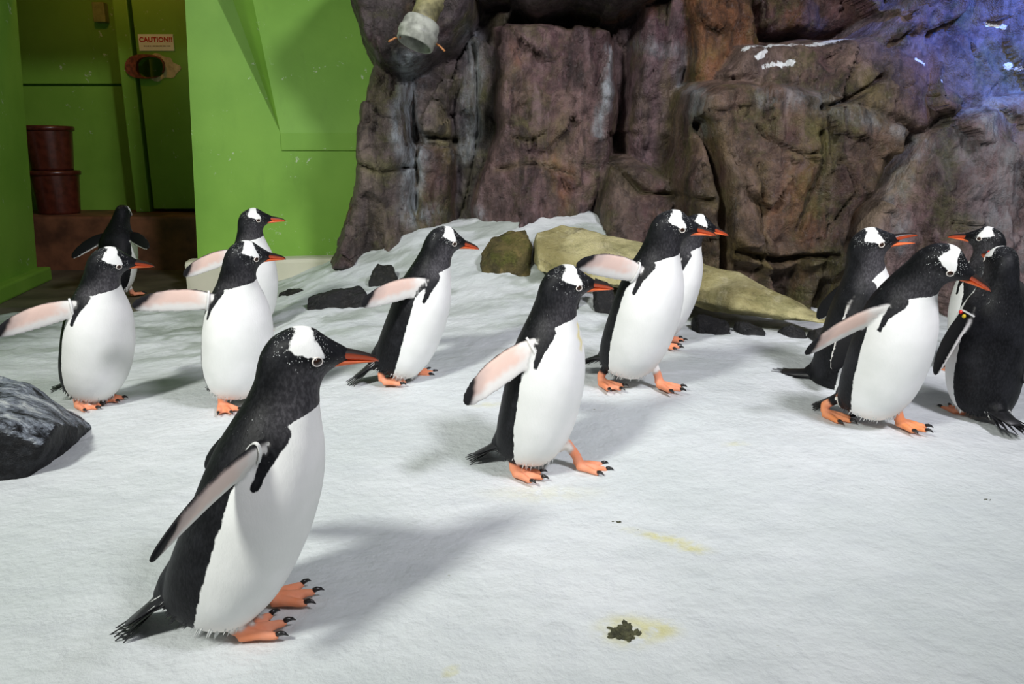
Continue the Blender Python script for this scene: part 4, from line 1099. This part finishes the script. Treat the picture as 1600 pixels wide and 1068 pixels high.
# panel leaning back above the ledge, with a splayed reveal on its left
dI = ray(395, 0); bk = 0.30                                                # inner corner of the reveal, set back into the wall
tI = ((A - nn * bk) @ nn) / (dI[:2] @ nn); I1 = np.array([0, 0, CAM_H]) + dI * tI
k_ = (TOP - zs) / (I1[2] - zs); I2 = q0 + (I1 - q0) * k_
R2 = wp(L + 0.1, TOP, bk * k_); R0 = wp(L + 0.1, zs)
WT = wp(aT, TOP)
V = [tuple(q0), tuple(R0), tuple(R2), tuple(I2)] ; V += [tuple(np.array(v) - n3 * 0.3) for v in V]
w = solid('trim_2', V, [(0, 1, 2, 3), (4, 5, 6, 7), (0, 1, 5, 4), (1, 2, 6, 5), (2, 3, 7, 6), (3, 0, 4, 7)], M_GREEN); tag(w, kind='structure')
V = [tuple(q0), tuple(I2), tuple(WT)]; V += [tuple(np.array(v) - n3 * 0.25 - u3 * 0.02) for v in V]
w = solid('trim_6', V, [(0, 1, 2), (3, 4, 5), (0, 1, 4, 3), (1, 2, 5, 4), (2, 0, 3, 5)], M_GREEN); tag(w, kind='structure')
e = n3 * 0.03
l0 = onwall(440, 235); 
V = [l0 - e * .2, onwall(640, 235) - e * .2]
zl, zh = l0[2], q0[2]
base = [tuple((q0 + e * 0.4)[:2]), tuple((q1 + e * 0.4)[:2]), tuple((q1 - e)[:2]), tuple((q0 - e)[:2])]
w = prism('trim_3', base, zl, zh, M_GREEN, bevel=0.004); tag(w, kind='structure')

# room behind the doorway
DY = 7.25
w = prism('floor_doorway', [(-5.2, 5.05), (-1.9, 5.05), (-1.9, 8.4), (-5.2, 8.4)], -0.12, 0.0, M_CONC); tag(w, kind='structure')
PZ = float(at_depth(240, 338, 6.75)[2])
w = prism('trim_4', [(-5.2, 6.75), (-2.0, 6.75), (-2.0, 8.4), (-5.2, 8.4)], -0.05, PZ, M_BROWN, bevel=0.02); tag(w, kind='structure')
xr = at_depth(330, 100, DY)[0]; xf0 = at_depth(186, 100, DY)[0]; xf1 = at_depth(214, 100, DY)[0]; xl = at_depth(-40, 100, DY + .3)[0]
js0, js1 = float(at_depth(100, 134.5, DY + .3)[2]), float(at_depth(100, 130.5, DY + .3)[2])
for nm_, za, zb in (('wall_doorway', PZ, js0), ('wall_doorway_upper', js1, 3.2)):
    w = prism(nm_, [(xl, DY + 0.30), (xf0, DY + 0.30), (xf0, DY + .5), (xl, DY + .5)], za, zb, M_GREEN_DULL); tag(w, kind='structure')
w = prism('ceiling_unseen_shade', [(-5.2, 6.2), (-1.9, 6.2), (-1.9, 8.4), (-5.2, 8.4)], 3.0, 3.1, M_GREEN_DULL); tag(w, kind='structure')  # unseen slab, added to keep the doorway in shade
w = prism('wall_doorway_side', [(-5.2, 6.0), (-5.1, 6.0), (-5.1, 8.4), (-5.2, 8.4)], 0, 3.0, M_GREEN_DULL); tag(w, kind='structure')
seam = prism('trim_5', [(xl, DY + 0.36), (xf0, DY + 0.36), (xf0, DY + .5), (xl, DY + .5)], js0, js1, M_GREEN_DULL); tag(seam, kind='structure')
door = empty('door_1', (0, 0, 0)); tag(door, kind='structure')
prism('door_frame', [(xf0, DY), (xf1 - 0.03, DY), (xf1 - 0.03, DY + .5), (xf0, DY + .5)], PZ, 3.1, M_GREEN_DULL, door, 0.01)
leaf = prism('door_leaf', [(xf1, DY + 0.02), (xr, DY + 0.02), (xr, DY + .1), (xf1, DY + .1)], PZ + 0.03, 3.1, M_GREEN_DULL, door, 0.006)
prism('door_light_stop', [(xf1 - 0.04, DY + .32), (xr, DY + .32), (xr, DY + .1), (xr + .05, DY + .1), (xr + .05, DY + .42), (xf1 - 0.04, DY + .42)], PZ, 3.1, M_GREEN_DULL, door)  # added backing, set deep and closed off so the port stays dark
w = prism('wall_unseen_shade', [(-4.6, 5.9), (-2.2, 5.9), (-2.2, 6.2), (-4.6, 6.2)], 2.35, 3.1, M_GREEN_DULL); tag(w, kind='structure')  # out-of-view block added above the opening to shade the doorway
# oval port in the door with a peeled patch of paint round it
def disc(name, pts, y0, y1, mat, parent):
    n = len(pts); V = [(x, y0, z) for x, z in pts] + [(x, y1, z) for x, z in pts]
    return solid(name, V, [tuple(range(n)), tuple(range(n, 2 * n))] + [(i, (i + 1) % n, n + (i + 1) % n, n + i) for i in range(n)], mat, parent)
def oval(px, py, rx, ry, n=28, wob=0.0, seed=0, p=2.0):
    out = []
    for i in range(n):
        t = 2 * math.pi * i / n; r = 1 + wob * math.sin(3 * t + seed) + wob * math.sin(7 * t + 2 * seed) * 0.7
        c, s = math.cos(t), math.sin(t)
        q = at_depth(px + rx * r * math.copysign(abs(c) ** (2 / p), c), py + ry * r * math.copysign(abs(s) ** (2 / p), s), DY); out.append((q[0], q[2]))
    return out
patch = disc('peeled_patch', oval(250, 106, 27, 20, 40, 0.13, 1.0), DY + 0.016, DY + 0.03, M_BARE, door)
rim = disc('port_rim', oval(227, 104, 30, 19, 30, p=2.4), DY - 0.02, DY + 0.03, M_RUST, door)
# the port is a real hole through rim, peeled paint and leaf
cut = disc('port_cutter', oval(235, 105, 21, 16, 30, p=2.6), DY - 0.2, DY + 0.2, M_RUST, None)
for ob in (leaf, patch, rim):
    bo = ob.modifiers.new('hole', 'BOOLEAN'); bo.operation = 'DIFFERENCE'; bo.object = cut; bo.solver = 'EXACT'
    dg = bpy.context.evaluated_depsgraph_get(); dg.update()
    me2 = bpy.data.meshes.new_from_object(ob.evaluated_get(dg)); ob.modifiers.clear(); ob.data = me2
bpy.data.objects.remove(cut, do_unlink=True)
# notice on the door
sx0, sz0 = at_depth(217, 79, DY)[[0, 2]]; sx1, sz1 = at_depth(269, 53, DY)[[0, 2]]
sign = empty('caution_sign', ((sx0 + sx1) / 2, DY + 0.02, sz0)); tag(sign, 'pale notice on the green door with red CAUTION!! lettering', 'sign')
SW, SH = (sx1 - sx0), (sz1 - sz0)
solid('sign_plate', [(-SW/2, -.008, 0), (SW/2, -.008, 0), (SW/2, 0, 0), (-SW/2, 0, 0), (-SW/2, -.008, SH), (SW/2, -.008, SH), (SW/2, 0, SH), (-SW/2, 0, SH)],
      [(0, 1, 2, 3), (4, 5, 6, 7), (0, 1, 5, 4), (1, 2, 6, 5), (2, 3, 7, 6), (3, 0, 4, 7)], M_SIGN, sign)
fc = bpy.data.curves.new('caution', 'FONT'); fc.body = 'CAUTION!!'; fc.align_x = 'CENTER'; fc.align_y = 'CENTER'; fc.size = SW * 0.178; fc.extrude = 0.001; fc.offset = 0.002; fc.space_character = 1.06
to_ = bpy.data.objects.new('tmp', fc); COL.objects.link(to_)
dg = bpy.context.evaluated_depsgraph_get(); tm = bpy.data.meshes.new_from_object(to_.evaluated_get(dg)); bpy.data.objects.remove(to_, do_unlink=True)
tx = link('lettering', tm, M_SIGNRED, sign); tx.rotation_euler = (math.pi / 2, 0, 0); tx.location = (0, -.0095, SH * 0.66)
Vb, Fb = [], []; rg = random.Random(4); x = -SW * 0.36
while x < SW * 0.36:
    wd = rg.uniform(.006, .03); b_ = len(Vb)
    Vb += [(x, -.0095, SH * .25), (x + wd, -.0095, SH * .25), (x + wd, -.0095, SH * .31), (x, -.0095, SH * .31)]; Fb.append((b_, b_ + 1, b_ + 2, b_ + 3)); x += wd + .006
link('small_print', mesh_from('small_print', Vb, Fb, False), M_SIGNINK, sign)
# pale box on the wall by the door frame
q = at_depth(160, 36, DY + .28)
bx = prism('wall_box', [(q[0] - .05, DY + .22), (q[0] + .06, DY + .22), (q[0] + .06, DY + .30), (q[0] - .05, DY + .30)], q[2], q[2] + 0.17, plain('box_green', (0.25, 0.26, 0.08), 0.5), None, 0.01)
tag(bx, 'small pale box high on the wall beside the door frame', 'box')
# stacked buckets on the plinth
def lathe(name, prof, mat, parent=None, seg=36):
    V, F = [], []
    for r, z in prof:
        for j in range(seg): V.append((r * math.cos(2 * math.pi * j / seg), r * math.sin(2 * math.pi * j / seg), z))
    for i in range(len(prof) - 1):
        for j in range(seg): F.append((i * seg + j, i * seg + (j + 1) % seg, (i + 1) * seg + (j + 1) % seg, (i + 1) * seg + j))
    F.append(tuple(range(seg))[::-1]); F.append(tuple((len(prof) - 1) * seg + j for j in range(seg)))
    return link(name, mesh_from(name, V, F), mat, parent)
BY = 7.1; bz = PZ
bq0 = at_depth(94, 335, BY); hh = 0.385
for i, (lab, dx) in enumerate((('dark red bucket standing on the plinth inside the doorway', 0.0), ('dark red bucket stacked on top of another inside the doorway', -0.01))):
    t = empty('bucket', (bq0[0] + dx, BY, bz + i * hh)); tag(t, lab, 'bucket')
    lathe('body', [(.165, 0), (.17, .02), (.198, .36), (.198, .38), (.188, .38), (.155, .05), (.0, .04)], M_BUCKET, t)
    lathe('rim', [(.197, .34), (.213, .345), (.215, .37), (.207, .384), (.190, .384), (.188, .355)], M_BUCKET, t)

# ---- outlet pipe on the crag ----
def basis(d):
    d = np.array(d, float); d /= np.linalg.norm(d); a_ = np.cross(d, (0, 1, 0)); a_ /= np.linalg.norm(a_); return d, a_, np.cross(d, a_)
PY = 4.45
pm = at_depth(654, 52, PY); pt = at_depth(673, 0, PY + 0.045); ax, pa, pb = basis(pm - pt)
pipe = empty('outlet_pipe', tuple(pm)); tag(pipe, 'grey outlet pipe with flared collar sticking out of the crag', 'pipe')
def ring_tube(name, stations, mat, parent, seg=32):
    V, F = [], []
    for s_, r in stations:
        for j in range(seg):
            t = 2 * math.pi * j / seg; V.append(tuple(ax * s_ + (pa * math.cos(t) + pb * math.sin(t)) * r))
    for i in range(len(stations) - 1):
        for j in range(seg): F.append((i * seg + j, i * seg + (j + 1) % seg, (i + 1) * seg + (j + 1) % seg, (i + 1) * seg + j))
    return link(name, mesh_from(name, V, F), mat, parent)
ring_tube('pipe_stem', [(-0.75, .070), (-0.20, .070), (-0.19, .078), (-.165, .078), (-.16, .071), (-0.04, .070)], M_PIPE2, pipe)
ring_tube('pipe_collar', [(-.075, .071), (-.07, .092), (-.05, .100), (-.012, .101), (-.008, .108), (.02, .110), (.028, .104), (.060, .103), (.066, .098), (.064, .090), (.0, .088), (-.05, .085)], M_PIPE, pipe)
ring_tube('pipe_bore', [(-.04, .0862), (-.05, .066), (-.55, .066), (-.55, .0)], M_PIPE2, pipe)
for s1, px0, py0, px1, py1 in ((-1, 626, 58, 607, 65), (1, 680, 68, 695, 80)):
    V, F = [], []
    p0 = at_depth(px0, py0, PY) - pm; p1 = at_depth(px1, py1, PY - 0.03) - pm
    tube(V, F, [p0, (p0 + p1) / 2 + np.array([0, 0, 0.006]), p1], [.006, .005, .006], 8); link('wire_end', mesh_from('wire_end', V, F), M_WIRE, pipe)

# ---- droppings ----
M_DROP = plain('dropping', (0.055, 0.055, 0.025), 0.7, 0.5, 60)
for px, py, r, n, lab in ((975, 989, .026, 46, 'large dark green dropping in a yellow stain on the snow'), (966, 816, .010, 9, 'small dark dropping at the head of a yellow streak'),
                          (994, 827, .006, 5, 'tiny dark dropping on the yellow streak'), (1540, 778, .008, 6, 'tiny dark dropping on clean snow in front of the dragging tail')):
    g = at_height(px, py, float(ground(*at_height(px, py, 0.02)[:2]))); rg = random.Random(px)
    bm = bmesh.new()
    for i in range(n):
        c = Vector((rg.gauss(0, r * .5), rg.gauss(0, r * .45), rg.uniform(0, r * .12)))
        mt = Matrix.Translation(c) @ Matrix.Rotation(rg.uniform(0, 3), 4, 'Z') @ Matrix.Diagonal((1.6, .8, .55, 1))
        bmesh.ops.create_icosphere(bm, subdivisions=1, radius=r * rg.uniform(.18, .36), matrix=mt)
    me = bpy.data.meshes.new('dropping'); bm.to_mesh(me); bm.free()
    zs = float(snow_height(np.array([g[0]]), np.array([g[1]]))[0])
    o = link('dropping', me, M_DROP); o.location = (g[0], g[1], zs); tag(o, lab, 'dropping')
